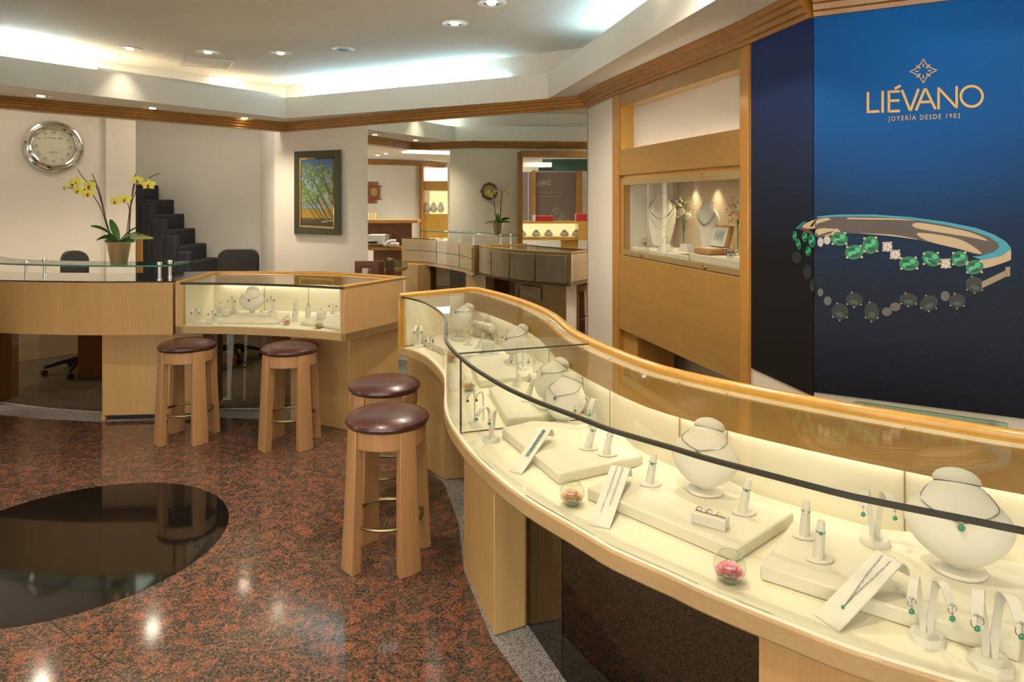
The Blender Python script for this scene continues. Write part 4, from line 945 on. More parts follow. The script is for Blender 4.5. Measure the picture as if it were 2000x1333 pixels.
b = MB(); vbox(b,1000,1078,318,326,17.5,.4); struct('trim_8', b, M['wall'])
fc = thing('far_showcase', 'lit golden showcase beyond the doorway, seen in the right part of the mirror', 'display counter', VR(1080,470,17))
b = MB(); vbox(b,1012,1131,433,437,17,.8); b.build('top_rim', M['gold'], fc); b = MB(); vbox(b,1012,1131,463,469,17,.8); b.build('case_floor', M['gold'], fc)
b = MB(); vbox(b,1012,1131,437,464,17.7,.03); b.build('back_lining', mat('glowing_lining',(.85,.75,.40),.7,emit=(1,.85,.42),es=.5), fc); b = MB(); vbox(b,1130,1150,433,469,16.9,.9); b.build('end_panel', M['gold'], fc)  # lining glows by itself in place of case lamps
b = MB(); vbox(b,1096,1130,469,600,17.1,.5); b.build('base_pillar', M['gold'], fc)
for i, x in enumerate((1020,1048,1072,1103,1126)):
    p_ = VR(x,461,17.25); b = MB(); b.lathe([(0,0),(.09,.0),(.12,.04),(.05,.13),(.035,.15),(0,.16)], 14, p_)
    tag(b.build('necklace_bust', M['velvet']), 'small white bust, number %s from the left in the far showcase in the mirror' % ('one','two','three','four','five')[i], 'display bust', 'busts in the far showcase')
for i, (x0,x1) in enumerate(((1046,1081),(1126,1150))):
    b = MB(); vbox(b,x0,x1,422 if i==0 else 418,433,17.2,.4); tag(b.build('red_box', M['red'], bevel=.01), 'red box standing on the far showcase, ' + ('left one' if i==0 else 'right one') + ' seen in the mirror', 'box', 'red boxes')
for vx_, vy_, vz_, pw_ in ((-2.2,12.6,2.44,60),(-1.3,13.8,2.44,60),(-1.0,12.2,2.44,30),(.8,17.3,2.85,60),(1.9,16.6,2.85,60),(.9,15.6,2.85,40)):
    q_ = R((vx_, vy_)); spot((q_[0], q_[1], vz_), pw_, (1,.84,.66), 2.6)  # spots without fixtures, added to light the rooms in the mirror
for i, (px, py) in enumerate(((739,303),(755,300))):
    q_ = RZ(px, py, 2.5); downlight(q_[0], q_[1], 2.5, 'round downlight in the far room, %s of two seen in the mirror' % ('left','right')[i], 'far room downlights', 6)
q_ = RZ(846,297,2.5); b = MB(); b.box((q_[0],q_[1],2.49),(.5,1.0,.02)); tag(b.build('ceiling_light_panel', mat('panel_glow',(1,1,1),.5,emit=(1,.97,.9),es=4)), 'bright rectangular ceiling light panel in the far room, seen in the mirror', 'ceiling light')

# ---------------------------------------------------------------- jewellery displays
def vface(face):      # heading angle so that local -Y looks to (fx, fy)
    return math.atan2(face[1], face[0]) + PI/2
BR = [(.000,.014,.008),(.006,.036,.022),(.020,.060,.036),(.040,.082,.046),(.062,.096,.052),(.082,.101,.055),(.100,.098,.056),(.115,.088,.054),(.128,.074,.050),(.141,.060,.046),(.153,.051,.042),(.163,.0465,.040)]
def brad(z):
    for (a,w,d),(b,w2,d2) in zip(BR, BR[1:]):
        if z <= b: t = (z-a)/(b-a); return w+(w2-w)*t, d+(d2-d)*t
    return BR[-1][1:]
def bust(loc, face, s, desc, mname='velvet', tilt=-24, name='necklace_bust', group='necklace busts', foot=.018, necklace=None):
    t = thing(name, desc, 'display bust', loc, vface(face), group)
    T = Matrix.Rotation(math.radians(tilt), 3, 'X'); o0 = Vector((0,-.030,foot+.004))*s
    seg = 28; vs = []; fs = []
    def pt(z, w, d, a): 
        fl = .62 if math.sin(a) < 0 else 1.0
        return o0 + T @ (Vector((w*math.cos(a), d*math.sin(a)*(1.0 if math.sin(a)<0 else .8), z))*s)
    for z, w, d in BR:
        for k in range(seg): vs.append(pt(z,w,d,2*PI*k/seg))
    for j in range(len(BR)-1):
        for k in range(seg): a, b = j*seg+k, j*seg+(k+1)%seg; fs.append((a,b,b+seg,a+seg))
    fs.append(list(range(seg))[::-1]); fs.append(list(range((len(BR)-1)*seg, len(BR)*seg)))
    MB().add(vs, fs, 0, True).build('bust_body', M[mname], t, world=False, subsurf=1)
    cap = MB(); cvs = []; CR = [(.1615,.0435,.0345),(.166,.0455,.036),(.174,.0435,.0345),(.182,.037,.029),(.188,.027,.021),(.192,.014,.011),(.1935,.002,.002)]
    for z, w, d in CR:
        for k in range(seg): cvs.append(pt(z,w,d,2*PI*k/seg))
    cf = []
    for j in range(len(CR)-1):
        for k in range(seg): a, b = j*seg+k, j*seg+(k+1)%seg; cf.append((a,b,b+seg,a+seg))
    cf.append(list(range((len(CR)-1)*seg, len(CR)*seg)))
    cap.add(cvs, cf, 0, True).build('neck_cap', M[mname], t, world=False)
    MB().lathe([(0,0),(.050*s,0),(.052*s,.003*s),(.050*s,.009*s),(.020*s,.012*s),(.020*s,.06*s),(0,.06*s)], 28, (0,.004*s,0)).build('foot', M[mname], t, world=False)
    if necklace:
        gem, zp, lab, mm = necklace
        nt = thing('necklace', lab, 'necklace', loc, vface(face), 'necklaces on the busts'); pts = []
        for i in range(-14, 15):
            q = i/14; z = zp + (.150-zp)*abs(q)**1.2; w, d = brad(z); a = -PI/2 + q*math.radians(88)
            pts.append(pt(z, w*1.015, d*1.02, a) - Vector((0,.0006,0)))
        MB().tube(pts, .0012 if s > .5 else .0012, 6).build('chain', M[mm], nt, world=False)
        w, d = brad(zp); pp = pt(zp-.007, w, d*1.03, -PI/2) - Vector((0,.003,0))
        pe = MB().lathe([(0,-.006),(.0055,-.004),(.0065,0),(.005,.003),(.0015,.006),(0,.007)], 12, pp).build('pendant', M[gem], nt, world=False)
        MB().disc_ring(pp, .0065, .0010, 16, 6, Matrix.Rotation(PI/2-.3,3,'X')).build('pendant_setting', M[mm], pe, world=False)
    return t
def ring_at(c, axis, R_, gem, label, metal='silver', group='rings on the finger cones', band=.0014):
    Q = Vector(axis).to_track_quat('Z','Y').to_matrix(); t = thing('ring', label, 'ring', c, 0, group)
    MB().disc_ring(c, R_, band, 24, 6, Q).build('band', M[metal], t)
    g_ = Vector(c) + Q @ Vector((0,0,0)); f = Vector((-.35,-.9,.15)); f = (f - Vector(axis).normalized()*f.dot(Vector(axis).normalized())).normalized()
    MB().ball(Vector(c)+f*(R_+.002), .0042, 8, 6).build('gemstone', M[gem], t); return t
def cone(px, py, zb, tipx, tipy, desc, gem='gem', metal='silver', h=.088, s=1.0):
    b_ = P(px,py,zb); k = b_.y/FPX
    lean = Vector(((tipx-px)*k*1.0, ((h*s) - (py-tipy)*k)*-.55, h*s))
    if lean.y > .02: lean.y = .02
    t = thing('ring_cone', desc, 'ring display', b_, 0, 'finger cones for rings')
    MB().lathe([(0,0),(.024*s,0),(.026*s,.0025),(.024*s,.006),(0,.006)], 24, (.004,0,0), sx=1.25, sy=.85).build('foot', M['leather'], t, world=False)
    R_ = lean.normalized().to_track_quat('Z','Y').to_matrix(); L = lean.length
    MB().lathe([(0,.0),(.0125*s,0),(.0115*s,L*.4),(.0085*s,L*.95),(.006*s,L),(0,L)], 20, (0,0,.004), R_).build('cone', M['leather'], t, world=False)
    ring_at(b_+Vector((0,0,.004))+lean*.70, lean, .0100*s, gem, desc_ring(desc, metal), metal)
    return t
def shorten(d):
    for a_, b_ in (('the small cube at',' the small cube'),('ivory ',''),('forked earring stand','forked stand'),(' in the left display counter',' in the left counter'),('with round green studs ',''),(' with green flowers',''),('with large round green drops ',''),('with hooped clover earrings ',''),('with long dangling earrings ',''),(', with green ring',''),(' with green ring',''),(' with wide silver ring','')): d = d.replace(a_, b_)
    return d
def desc_ring(d, metal='silver'): return 'slim %s ring on the ' % ('gold' if metal.startswith('gold') else 'silver') + shorten(d) 
def earrings(pts, gem, metal, which, drop=.012, hoop=0):
    for i, p in enumerate(pts):
        t = thing('earring', ('left' if i == 0 else 'right') + ' earring on the ' + which, 'earring', p, 0, 'earrings on display stands')
        b = MB(); b.ball(p, .0028, 8, 6); 
        if drop: b.tube([p, p-Vector((0,0,drop))], .0006, 5)
        if hoop: b.disc_ring(p-Vector((0,0,hoop)), hoop, .0009, 18, 6, Matrix.Rotation(PI/2,3,'X'))
        b.build('hook', M[metal], t)
        MB().lathe([(0,-.0085),(.0055,-.005),(.0062,-.001),(.004,.003),(0,.005)], 12, p-Vector((0,0,drop+.004)), sy=.6).build('stone', M[gem], t)
def vstand(px, py, zb, pyt, desc, gem='gem', metal='silver', face=(-.4,-1), octo=True, drop=.012, hoop=0, spread=.024):
    b_ = P(px,py,zb); h = (py-pyt)*b_.y/FPX*1.0; t = thing('earring_stand', desc, 'earring display', b_, vface(face), 'forked earring stands')
    w = max(.011, h*.135); Rb = max(.016, h*.27)
    MB().lathe([(0,0),(Rb,0),(Rb,.008),(Rb*.84,.015),(0,.015)], 8 if octo else 28, sm=not octo).build('foot', M['leather'], t, world=False)
    ends = []
    for sx in (-1,1):
        pts = smooth3([(sx*.004,.002,.012),(sx*.009,.004,h*.45),(sx*spread*.72,.004,h*.90),(sx*(spread*.95),-.008*h/.12,h*.995),(sx*(spread+.005),-.024*h/.12,h*.93),(sx*(spread+.010),-.036*h/.12,h*.76)], 4)
        MB().ribbon(pts, (1,.0,.0), [w*.75]*8+[w]*(len(pts)-8), .003).build('prong', M['leather'], t, world=False)
        ends.append(Matrix.Translation(b_) @ Matrix.Rotation(vface(face),4,'Z') @ (pts[-1]+Vector((0,-.004,.004))))
    earrings(ends, gem, metal, shorten(desc), drop, hoop); return t
def hookstand(px, py, zb, pyt, desc, face=(-1,-.3), gem='darkgem', metal='silver', base_=True):
    b_ = P(px,py,zb); h = (py-pyt)*b_.y/FPX; t = thing('hook_stand', desc, 'earring display', b_, vface(face), 'tall hook stands')
    if base_: MB().prism([(-.035,-.02),(.035,-.02),(.035,.02),(-.035,.02)],0,.012,0,shrink=.2).build('foot', M['leather'], t, world=False)
    pts = smooth3([(0,.0,.008),(0,.0,h*.6),(0,-.002,h*.95),(0,-.012,h),(0,-.024,h*.93),(0,-.028,h*.84)], 4)
    MB().ribbon(pts, (1,0,0), .008, .004).build('hook', M['leather'], t, world=False)
    e = Matrix.Translation(b_) @ Matrix.Rotation(vface(face),4,'Z') @ pts[-1]
    earrings([e], gem, metal, shorten(desc), .006); return t
def ramp_stand(B, T, w, desc, kind, dropz=.03):
    """B: middle of the front edge on the case floor, T: middle of the bend"""
    t = thing('display_ramp', desc, 'jewellery ramp', B, 0, 'bent ramps'); d = (T-B); hd = Vector((d.x,d.y,0)).normalized(); wd = Vector((-hd.y,hd.x,0))
    pts = [B + Vector((0,0,.002)), B.lerp(T,.5), B.lerp(T,.9)] + smooth3([B.lerp(T,.97), T+Vector((0,0,.001)), T+hd*.012-Vector((0,0,.004)), T+hd*.020-Vector((0,0,.016)), T+hd*.024-Vector((0,0,dropz))],3)
    MB().ribbon(pts, wd, w, .0035).build('ramp_sheet', M['leather'], t)
    up = (wd.cross(d)).normalized(); up = up if up.z > 0 else -up
    f = lambda q, o_=0, h=.004: B.lerp(T,q) + wd*o_ + up*h
    if kind == 'bracelet':
        n_ = thing('bracelet', 'wide silver bracelet set with green stones laid on the ramp left of the others', 'bracelet', f(.5), 0); b = MB(); g_ = MB(); K = 22
        for i in range(K):
            for j in (-1,0,1):
                q = .35+.62*i/K; c_ = f(q, j*.0042-.002, .0035); (g_ if (i+j)%3 == 0 else b).ball(c_, .0026, 6, 4)
        b.build('links', M['silver'], n_); g_.build('green_stones', M['gem'], n_)
    elif kind == 'chains':
        for side, lo, nm in ((-.008,.34,'left'),(.009,.22,'right')):
            n_ = thing('chain_bracelet', 'thin silver link bracelet, the %s of two on one ramp' % nm, 'bracelet', f(.6,side), 0); b = MB()
            for i in range(26): b.ball(f(lo+(.98-lo)*i/25, side+.0008*(-1)**i), .0020, 6, 4)
            b.build('links', M['silver'], n_)
    else:
        n_ = thing('necklace', 'fine silver necklace with small green drop on the nearest ramp', 'necklace', f(.5), 0)
        b = MB(); c0 = f(.30,-.004); 
        for e in (-.010,.012):
            pp = [f(.26,-.004), f(.42,-.002+e*.15), f(.7,e*.7), f(.98,e)]; b.tube(pp, .0008, 6)
            for i in range(1,9): b.ball(f(.30+.68*i/9, -.004+(e+.004)*(i/9)), .0016, 6, 4)
        b.build('chain', M['silver'], n_); MB().ball(f(.24,-.004), .0038, 8, 6).build('drop', M['gem'], n_)
    return t
def rose_bowl(c, r, m, desc, stems=9):
    t = thing('flower_bowl', desc, 'glass bowl', c, 0, 'glass bowls with flowers'); prof = []
    for k in range(15):
        a = -PI/2 + (PI/2+math.radians(52))*k/14; prof.append((max(.0001,r*math.cos(a)), r+r*math.sin(a)))
    a = math.radians(52); rim = (r*math.cos(a), r+r*math.sin(a))
    MB().lathe([(r*.45,.0)]+[p for p in prof if p[1] > .0+r*.1], 32).build('glass_bowl', M['bowl'], t, world=False)
    MB().disc_ring((0,0,rim[1]), rim[0], r*.022, 32, 6).build('rim', M['glass_green'], t, world=False)
    MB().lathe([(0,.001),(r*.5,.001),(r*.66,r*.22),(r*.60,r*.24),(r*.4,r*.12),(0,r*.10)], 24).build('glass_base', M['glass_green'], t, world=False)
    b = MB(); random.seed(int(c[0]*1000)); 
    for layer, (n_, rr, zz_, hh) in enumerate(((3,.16,1.0,.40),(5,.36,.90,.46),(6,.58,.74,.44),(7,.76,.55,.38))):
        for i in range(n_):
            a = 2*PI*i/n_ + layer*.6 + random.uniform(-.15,.15); u = Vector((math.cos(a),math.sin(a),0)); v_ = Vector((-u.y,u.x,0)); vs = []; fs_ = []
            for p_ in range(5):
                for q_ in range(5):
                    s_, e = p_/4, (q_/4-.5)*2; cu = .5*rr*(1-.25*s_)
                    vs.append((u*(rr*.45+rr*.55*s_+.12*s_*s_) + v_*e*(.5*rr+.14)*(.55+.6*s_) - u*abs(e)**2*.14 + Vector((0,0,zz_-.22+hh*s_-.10*abs(e)**2*s_ + .03*random.random())))*r)
            for p_ in range(4):
                for q_ in range(4): k = p_*5+q_; fs_.append((k,k+1,k+6,k+5))
            b.add(vs, fs_, 0, True)
    b.ball((0,0,.66*r), .30*r, 10, 6)
    b.build('flower', M[m], t, world=False); return t
def tray(pts, ztop, desc, bev=.004, m='tray', th=None):
    b = MB(); q = [P2(x,y,ztop) for x,y in pts]; b.prism(q, Z0+.0005 if th is None else ztop-th, ztop)
    o = b.build('display_tray', M[m], bevel=bev, seg=1); tag(o, desc, 'display tray', 'padded display trays'); return o
def Pz(px, py, z): return P(px, py, z)

# trays in the long showcase
tray([(824,664),(868,646),(915,646),(968,668),(930,694),(870,684)], .765, 'ivory padded tray at the far left end of the long showcase')
tray([(916,699),(936,744),(1032,735),(1066,712),(1030,688),(960,684)], .765, 'ivory padded tray in front of the white busts just beyond the glass divider')
tray([(955,757),(990,817),(1062,812),(1140,790),(1100,762),(1010,742)], .765, 'ivory padded tray under the bust with two pendants')
tray([(980,836),(1091,926),(1256,890),(1215,848),(1130,826),(1040,822)], .765, 'ivory padded tray holding two ring cones')
tray([(1146,953),(1437,1073),(1551,1001),(1420,936),(1270,900)], .765, 'ivory padded tray under the three-ring block')
tray([(1484,1104),(1991,1261),(2010,1110),(1800,1040),(1547,1018)], .765, 'large ivory padded tray nearest the right edge')
Ft = (-.45,-.9)
bust(Pz(896,662,.766), (-.95,-.45), .98, 'white necklace bust at the far left end of the showcase', tilt=-38, foot=.05, necklace=('darkgem',.10,'thin necklace on the bust at the far left end of the showcase','silver'))
bust(Pz(1000,708,.766), (-.95,-.45), .92, 'white necklace bust in the middle of the far run, facing left', tilt=-38, foot=.045, necklace=('darkgem',.07,'dark pendant necklace on the left-facing bust beyond the divider','silver'))
bust(Pz(1068,795,.766), (-.95,-.40), .95, 'white necklace bust directly behind the bust with two pendants', tilt=-38, foot=.04, necklace=('diamond',.085,'sparkling pendant necklace on the bust behind another bust','silver'))
bust(Pz(1100,834,.731), (-.80,-.70), .98, 'white necklace bust in front of its twin, left of the ring cones', tilt=-30, foot=.03, necklace=('gem',.075,'silver drop necklace with dark green stone on the bust left of the ring cones','silver'))
bust(Pz(1376,960,.766), (-.62,-.80), 1.0, 'white necklace bust right of a single ring cone above the three-ring block', necklace=('gem',.092,'silver necklace with framed green pendant on the bust above the three-ring block','silver'))
bust(Pz(1872,1115,.766), (-.50,-.95), 1.08, 'large white necklace bust nearest the right edge', necklace=('gem',.080,'silver necklace with heart-like green pendant on the large bust nearest the right edge','silver'))
Z1 = .7655
cone(913,674,Z1,922,646,'ivory ring cone below the bracelet roll at the far left', s=.9); cone(933,680,Z1,945,650,'ivory ring cone beside the small cube at the far left', s=.9)
cone(1000,770,Z0,1013,733,'ivory ring cone just right of the near glass divider', 'diamond')
cone(1030,783,Z1,1042,745,'ivory ring cone half hidden left of a bust', 'diamond')
cone(1148,877,Z1,1163,833,'left ivory ring cone of the pair on the tray, with green ring'); cone(1184,889,Z1,1194,843,'right ivory ring cone of the pair on the tray','diamond')
cone(1268,947,Z1,1278,893,'ivory ring cone with green ring left of the bust above the three-ring block'); cone(1450,1003,Z1,1461,943,'ivory ring cone between the three-ring block and the dark case edge')
cone(1571,1049,Z1,1575,981,'ivory ring cone with wide silver ring at the back of the large tray','diamond'); cone(1598,1094,Z1,1605,1019,'ivory ring cone with green ring at the front of the large tray')
vstand(818,678,Z0,637,'ivory forked stand with round green studs at the far left glass end', face=(.0,-1), drop=0, spread=.012)
vstand(842,683,Z0,658,'low ivory forked stand behind the seal at the far left', 'darkgem', face=(-.3,-1), octo=False, drop=0, spread=.012)
hookstand(966,690,Z1,641,'ivory hook stand right of the bracelet roll'); hookstand(990,672,Z1,652,'very small ivory hook stand behind the far busts', gem='darkgem')
hookstand(1021,722,Z1,668,'tall ivory hook stand in front of the left-facing bust'); hookstand(1010,745,Z1,693,'ivory hook stand left of the angled ramp hook'); hookstand(1043,736,Z1,696,'ivory hook stand with long dangling earrings left of a bust', metal='goldmetal')
hookstand(927,832,Z0,766,'ivory hook stand beside the near glass divider', base_=True); hookstand(944,825,Z0,766,'second ivory hook stand close beside the near divider', base_=False)
vstand(959,862,Z0,797,'ivory forked earring stand with green flowers beside the green bracelet ramp', face=(-.7,-.7), drop=.010)
vstand(1153,853,Z0,776,'ivory forked earring stand behind the two ring cones', face=(-.7,-.7), drop=.012)
vstand(1709,1062,Z1,958,'ivory forked earring stand left of the large bust', face=(-.3,-1))
vstand(1810,1251,Z0,1128,'ivory forked stand with large round green drops at the front right', face=(-.35,-1), drop=.020, hoop=.008)
vstand(1935,1302,Z0,1150,'ivory forked stand with hooped clover earrings at the bottom right corner', face=(-.35,-1), drop=.018, hoop=.012)
ramp_stand(P(1007,925,Z0), P(1065,838,.812), .045, 'ivory ramp carrying the green stone bracelet', 'bracelet')
ramp_stand(P(1170,1031,Z0), P(1212,914,.812), .058, 'ivory ramp carrying two thin silver bracelets', 'chains')
ramp_stand(P(1614,1220,Z0), P(1736,1090,.830), .062, 'ivory ramp carrying a silver necklace at the front right', 'necklace')
rose_bowl(P(1425,1137,Z0), .0365, 'pink', 'round glass bowl of deep pink petals in the near part of the showcase')
rose_bowl(P(1117,987,Z0), .0355, 'peach', 'round glass bowl with a peach flower between two ramps')
rose_bowl(P(916,764,Z0), .033, 'peach', 'round glass bowl with a salmon rose just right of the glass divider')
rose_bowl(P(881,707,Z0), .033, 'palepink', 'round glass bowl with a pink rose just left of the glass divider')
# block with three rings
rb_ = P(1387,1026,Z1); t = thing('ring_block', 'ivory slotted block holding three rings in a row', 'ring display', rb_, -.62, 'ring blocks')
MB().box((0,0,.014),(.088,.034,.028)).build('block', M['leather'], t, world=False, bevel=.002)
MB().box((0,0,.0284),(.078,.008,.001)).build('slot', M['seam'], t, world=False)
for k, nm in enumerate(('left','middle','right')):
    c_ = Matrix.Translation(rb_) @ Matrix.Rotation(-.62,4,'Z') @ Vector(((k-1)*.027,0,.030)); ring_at(c_, Matrix.Rotation(-.62,3,'Z') @ Vector((.2,1,0)), .0095, 'diamond', 'thin %s ring of the three in the ivory block' % nm, 'goldmetal' if k==2 else 'silver', 'rings in the block')
# bracelet roll
b0, b1 = P(927,632,.84), P(962,640,.84); rp = (b0+b1)/2; t = thing('bracelet_roll', 'ivory roll on a stem wrapped with bracelets at the far left', 'bracelet display', (rp.x,rp.y,.766)); ax = (Vector((b1.x,b1.y,0))-Vector((b0.x,b0.y,0)))
b0 = Vector((b0.x,b0.y,.835)); b1 = Vector((b1.x,b1.y,.835))
MB().tube([b0,b1], .024, 24).build('roll', M['leather'], t); MB().tube([rp-Vector((0,0,.02)),(rp.x,rp.y,.77)], .008, 10).build('stem', M['leather'], t); MB().box((rp.x,rp.y,.769),(.07,.04,.006),math.atan2(ax.y,ax.x)).build('foot', M['leather'], t)
Qr = ax.normalized().to_track_quat('Z','Y').to_matrix()
for k, q in enumerate((.2,.45,.62,.8)):
    tag(MB().disc_ring(b0.lerp(b1,q)-Vector((0,0,.003)), .028, .0014, 28, 6, Qr).build('bangle', M['goldmetal'] if k%2 else M['silver']), 'thin bangle around the ivory roll, %s from its left end' % ('first','second','third','fourth')[k], 'bracelet', 'bangles on the roll')
def cube_stand(p, w, d, h, rz, desc, metal='goldmetal', gem='gem', slant=.0, grp='upright ring blocks'):
    t = thing('ring_cube', desc, 'ring display', p, rz, grp); b = MB()
    vs = [(-w/2,-d/2,0),(w/2,-d/2,0),(w/2,d/2,0),(-w/2,d/2,0),(-w/2,-d/2,h-slant),(w/2,-d/2,h-slant),(w/2,d/2,h),(-w/2,d/2,h)]
    b.add([Vector(v) for v in vs], [(3,2,1,0),(4,5,6,7),(0,1,5,4),(1,2,6,5),(2,3,7,6),(3,0,4,7)]).build('block', M['leather'], t, world=False, bevel=.002)
    ring_at(p+Vector((0,0,h-slant/2+.006)), (0.3,1,.2), .010, gem, 'ring on the ' + shorten(desc), metal, 'rings on blocks')
cube_stand(P(951,698,Z0+.01), .05, .045, .088, .3, 'ivory cube stand between a ring cone and hook stand at the far left')
# ---- contents of the counter case on the left
def L_(px, py, z=Z0): return P(px, py, z)
tray([(402,627),(544,628),(566,611),(425,608)], .752, 'ivory padded tray under the bust in the left display counter')
tray([(588,629),(671,640),(671,612),(625,608)], .752, 'ivory padded tray at the right end of the left display counter')
bust(L_(492,614,.753), (.0,-1), .95, 'ivory necklace bust in the middle of the left display counter', tilt=-18, foot=.03, group='counter busts', necklace=('darkgem',.075,'gold necklace with dark pendant on the bust in the left display counter','goldmetal'))
bust(L_(690,618,.753), (-.2,-1), .90, 'ivory bust cut off by the right post of the left display counter', tilt=-18, foot=.03, group='counter busts')
for px, py, yt, dsc, z_ in ((386,634,602,'forked earring stand at the left end of the left display counter',Z0),(418,634,606,'shorter forked earring stand at the tray end in the left display counter',Z0),
        (456,611,579,'forked earring stand left of the bust in the left display counter',.753),(532,611,577,'forked earring stand right of the bust in the left display counter',.753),(652,613,592,'small forked earring stand at the right end of the left display counter',.753)):
    vstand(px, py, z_, yt, 'ivory ' + dsc, 'darkgem', 'goldmetal', face=(0,-1), octo=False, drop=0, spread=.016)
cube_stand(L_(431,610,.753), .045,.045,.062, .1, 'ivory ring cube at the back left of the tray in the left display counter', gem='darkgem', slant=.012)
cube_stand(L_(442,617,.753), .048,.045,.048, .1, 'ivory ring cube in front of another in the left display counter', 'goldmetal','diamond', slant=.012)
cube_stand(L_(628,623,.753), .05,.05,.068, -.3, 'ivory slanted ring block on the right tray of the left display counter','silver','diamond', slant=.02)
def post(px, py, h, dsc, metal='goldmetal', r=.019):
    p = L_(px, py); t = thing('ring_post', dsc, 'ring display', p, 0, 'round ring posts')
    vs = []; n = 20
    for z in (0,1):
        for k in range(n): a = 2*PI*k/n; vs.append(Vector((r*math.cos(a), r*math.sin(a), z*(h+.35*r*math.sin(a)))))
    MB().add(vs, [list(range(n))[::-1], list(range(n,2*n))]).add(vs, [(i,(i+1)%n,n+(i+1)%n,n+i) for i in range(n)], 0, True).build('post', M['leather'], t, world=False)
    ring_at(p+Vector((0,0,h+.010)), (.4,1,.1), .011, 'diamond', 'ring standing on the ' + dsc.replace('ivory ',''), metal, 'rings on posts', .002)
post(578,617,.105,'ivory round ring post, the rear one right of the pink bowl'); post(576,628,.068,'ivory round ring post, the front one right of the pink bowl','silver'); post(602,621,.085,'ivory round ring post standing alone right of the pair','silver')
for px, dsc in ((510,'small ivory ring cone right of the bust in the left display counter'),(529,'small ivory ring cone beside the earring stand in the left display counter')):
    cone(px,618,.753,px+1,604,dsc,'gem','goldmetal', h=.050, s=.8)
rose_bowl(L_(560,635), .030, 'pink', 'round glass bowl of pink petals in the left display counter'); rose_bowl(L_(623,642), .0325, 'peach', 'round glass bowl of pale petals at the front right of the left display counter')

# ---- contents of the wall cabinet
def NP(px, k, z): q = onwall(px, 300, pF, pG, -k); return Vector((q.x,q.y,z))
ZN = 1.239; nfc = (-fo.x, -fo.y)
def nslab(px0, px1, k0, k1, z0, z1, dsc):
    c = [NP(px0,k0,0), NP(px1,k0,0), NP(px1,k1,0), NP(px0,k1,0)]; b = MB().prism([(v.x,v.y) for v in c], z0, z1)
    tag(b.build('display_tray', M['tray'], bevel=.004), dsc, 'display tray', 'padded display trays')
nslab(1236,1346,.03,.34,ZN,ZN+.028,'long ivory slab at the left of the wall cabinet window'); nslab(1347,1448,.04,.33,ZN,ZN+.045,'ivory slab at the right of the wall cabinet window')
def tall_bust(p, face, prof, dsc, neck_len, tilt, s=1):
    t = thing('tall_bust', dsc, 'display bust', p, vface(face), 'tall busts'); T = Matrix.Rotation(math.radians(tilt),3,'X'); seg = 24; vs = []; fs = []
    for z, w, d, y in prof:
        for k in range(seg): a = 2*PI*k/seg; vs.append(T @ Vector((w*math.cos(a), y+d*math.sin(a), z))*s)
    for j in range(len(prof)-1):
        for k in range(seg): a, b = j*seg+k, j*seg+(k+1)%seg; fs.append((a,b,b+seg,a+seg))
    fs.append(list(range(seg))[::-1]); fs.append(list(range((len(prof)-1)*seg, len(prof)*seg)))
    MB().add(vs, fs, 0, True).build('bust_body', M['velvet'], t, world=False, subsurf=1)
    def surf(z, q):
        for a_, b_ in zip(prof, prof[1:]):
            if z <= b_[0]: u = (z-a_[0])/(b_[0]-a_[0]); w, d, y = [a_[i]+(b_[i]-a_[i])*u for i in (1,2,3)]; break
        a = -PI/2+q; return T @ Vector((w*math.cos(a)*1.02, y+d*math.sin(a)*1.03-.002, z))*s
    return t, surf
tp_ = [(0,.055,.03,0),(.06,.072,.034,0),(.16,.095,.040,0),(.24,.105,.045,0),(.29,.098,.045,0),(.32,.075,.042,0),(.345,.052,.038,0),(.38,.047,.036,0),(.385,.044,.034,0)]
t1, sf = tall_bust(NP(1291,.20,ZN+.028), (-.45,-1), tp_, 'tall cream necklace torso at the left of the wall cabinet window', 0, -6)
for lo, rr, nm in ((.20,.0022,'upper'),(.13,.0012,'lower')):
    nt = thing('necklace', 'long silver chain necklace, the %s one on the tall torso' % nm, 'necklace', t1.location, t1.rotation_euler.z, 'necklaces on the tall torso')
    MB().tube([sf(lo+(.33-lo)*abs(i/12)**1.5, i/12*1.35) for i in range(-12,13)], rr, 6).build('chain', M['silver'], nt, world=False)
tp2 = [(0,.02,.015,0),(.03,.040,.022,0),(.10,.066,.030,-.005),(.16,.082,.034,-.015),(.205,.088,.036,-.03),(.235,.072,.036,-.04),(.25,.050,.034,-.042),(.285,.044,.032,-.040),(.29,.042,.030,-.040)]
t2, sf2 = tall_bust(NP(1380,.18,ZN+.045), (-1,-.5), tp2, 'leaning cream necklace bust in the middle of the wall cabinet window', 0, -12, 1.05)
nt = thing('necklace', 'silver necklace of open oval links on the leaning bust', 'necklace', t2.location, t2.rotation_euler.z); b = MB()
for i in range(-11,12): b.disc_ring(sf2(.15+.10*abs(i/11)**1.6, i/11*1.3), .0075, .0013, 14, 5, Matrix.Rotation(PI/2,3,'X'))
b.build('links', M['silver'], nt, world=False)
rose_bowl(NP(1258,.16,ZN+.028), .034, 'palepink', 'round glass bowl with pink rose in the wall cabinet window')
for px, dsc in ((1299,'ivory sloping block with a hoop below the tall torso'),(1341,'ivory sloping block with a hoop below the glass vase')):
    p = NP(px,.09,ZN+.029 if px < 1310 else ZN+.046); t = thing('bangle_block', dsc, 'bracelet display', p, vface(nfc), 'sloping blocks')
    MB().prism([(-.06,-.03),(.06,-.03),(.06,.03),(-.06,.03)],0,.045,0,shrink=.35).build('block', M['leather'], t, world=False, bevel=.002)
    tag(MB().disc_ring(p+Vector((0,0,.065)), .027, .0014, 24, 6, Vector((nfc[0],nfc[1],.2)).to_track_quat('Z','Y').to_matrix()).build('bangle', M['silver']), 'thin open bangle standing on the ' + dsc.replace('ivory ',''), 'bracelet', 'bangles on the sloping blocks')
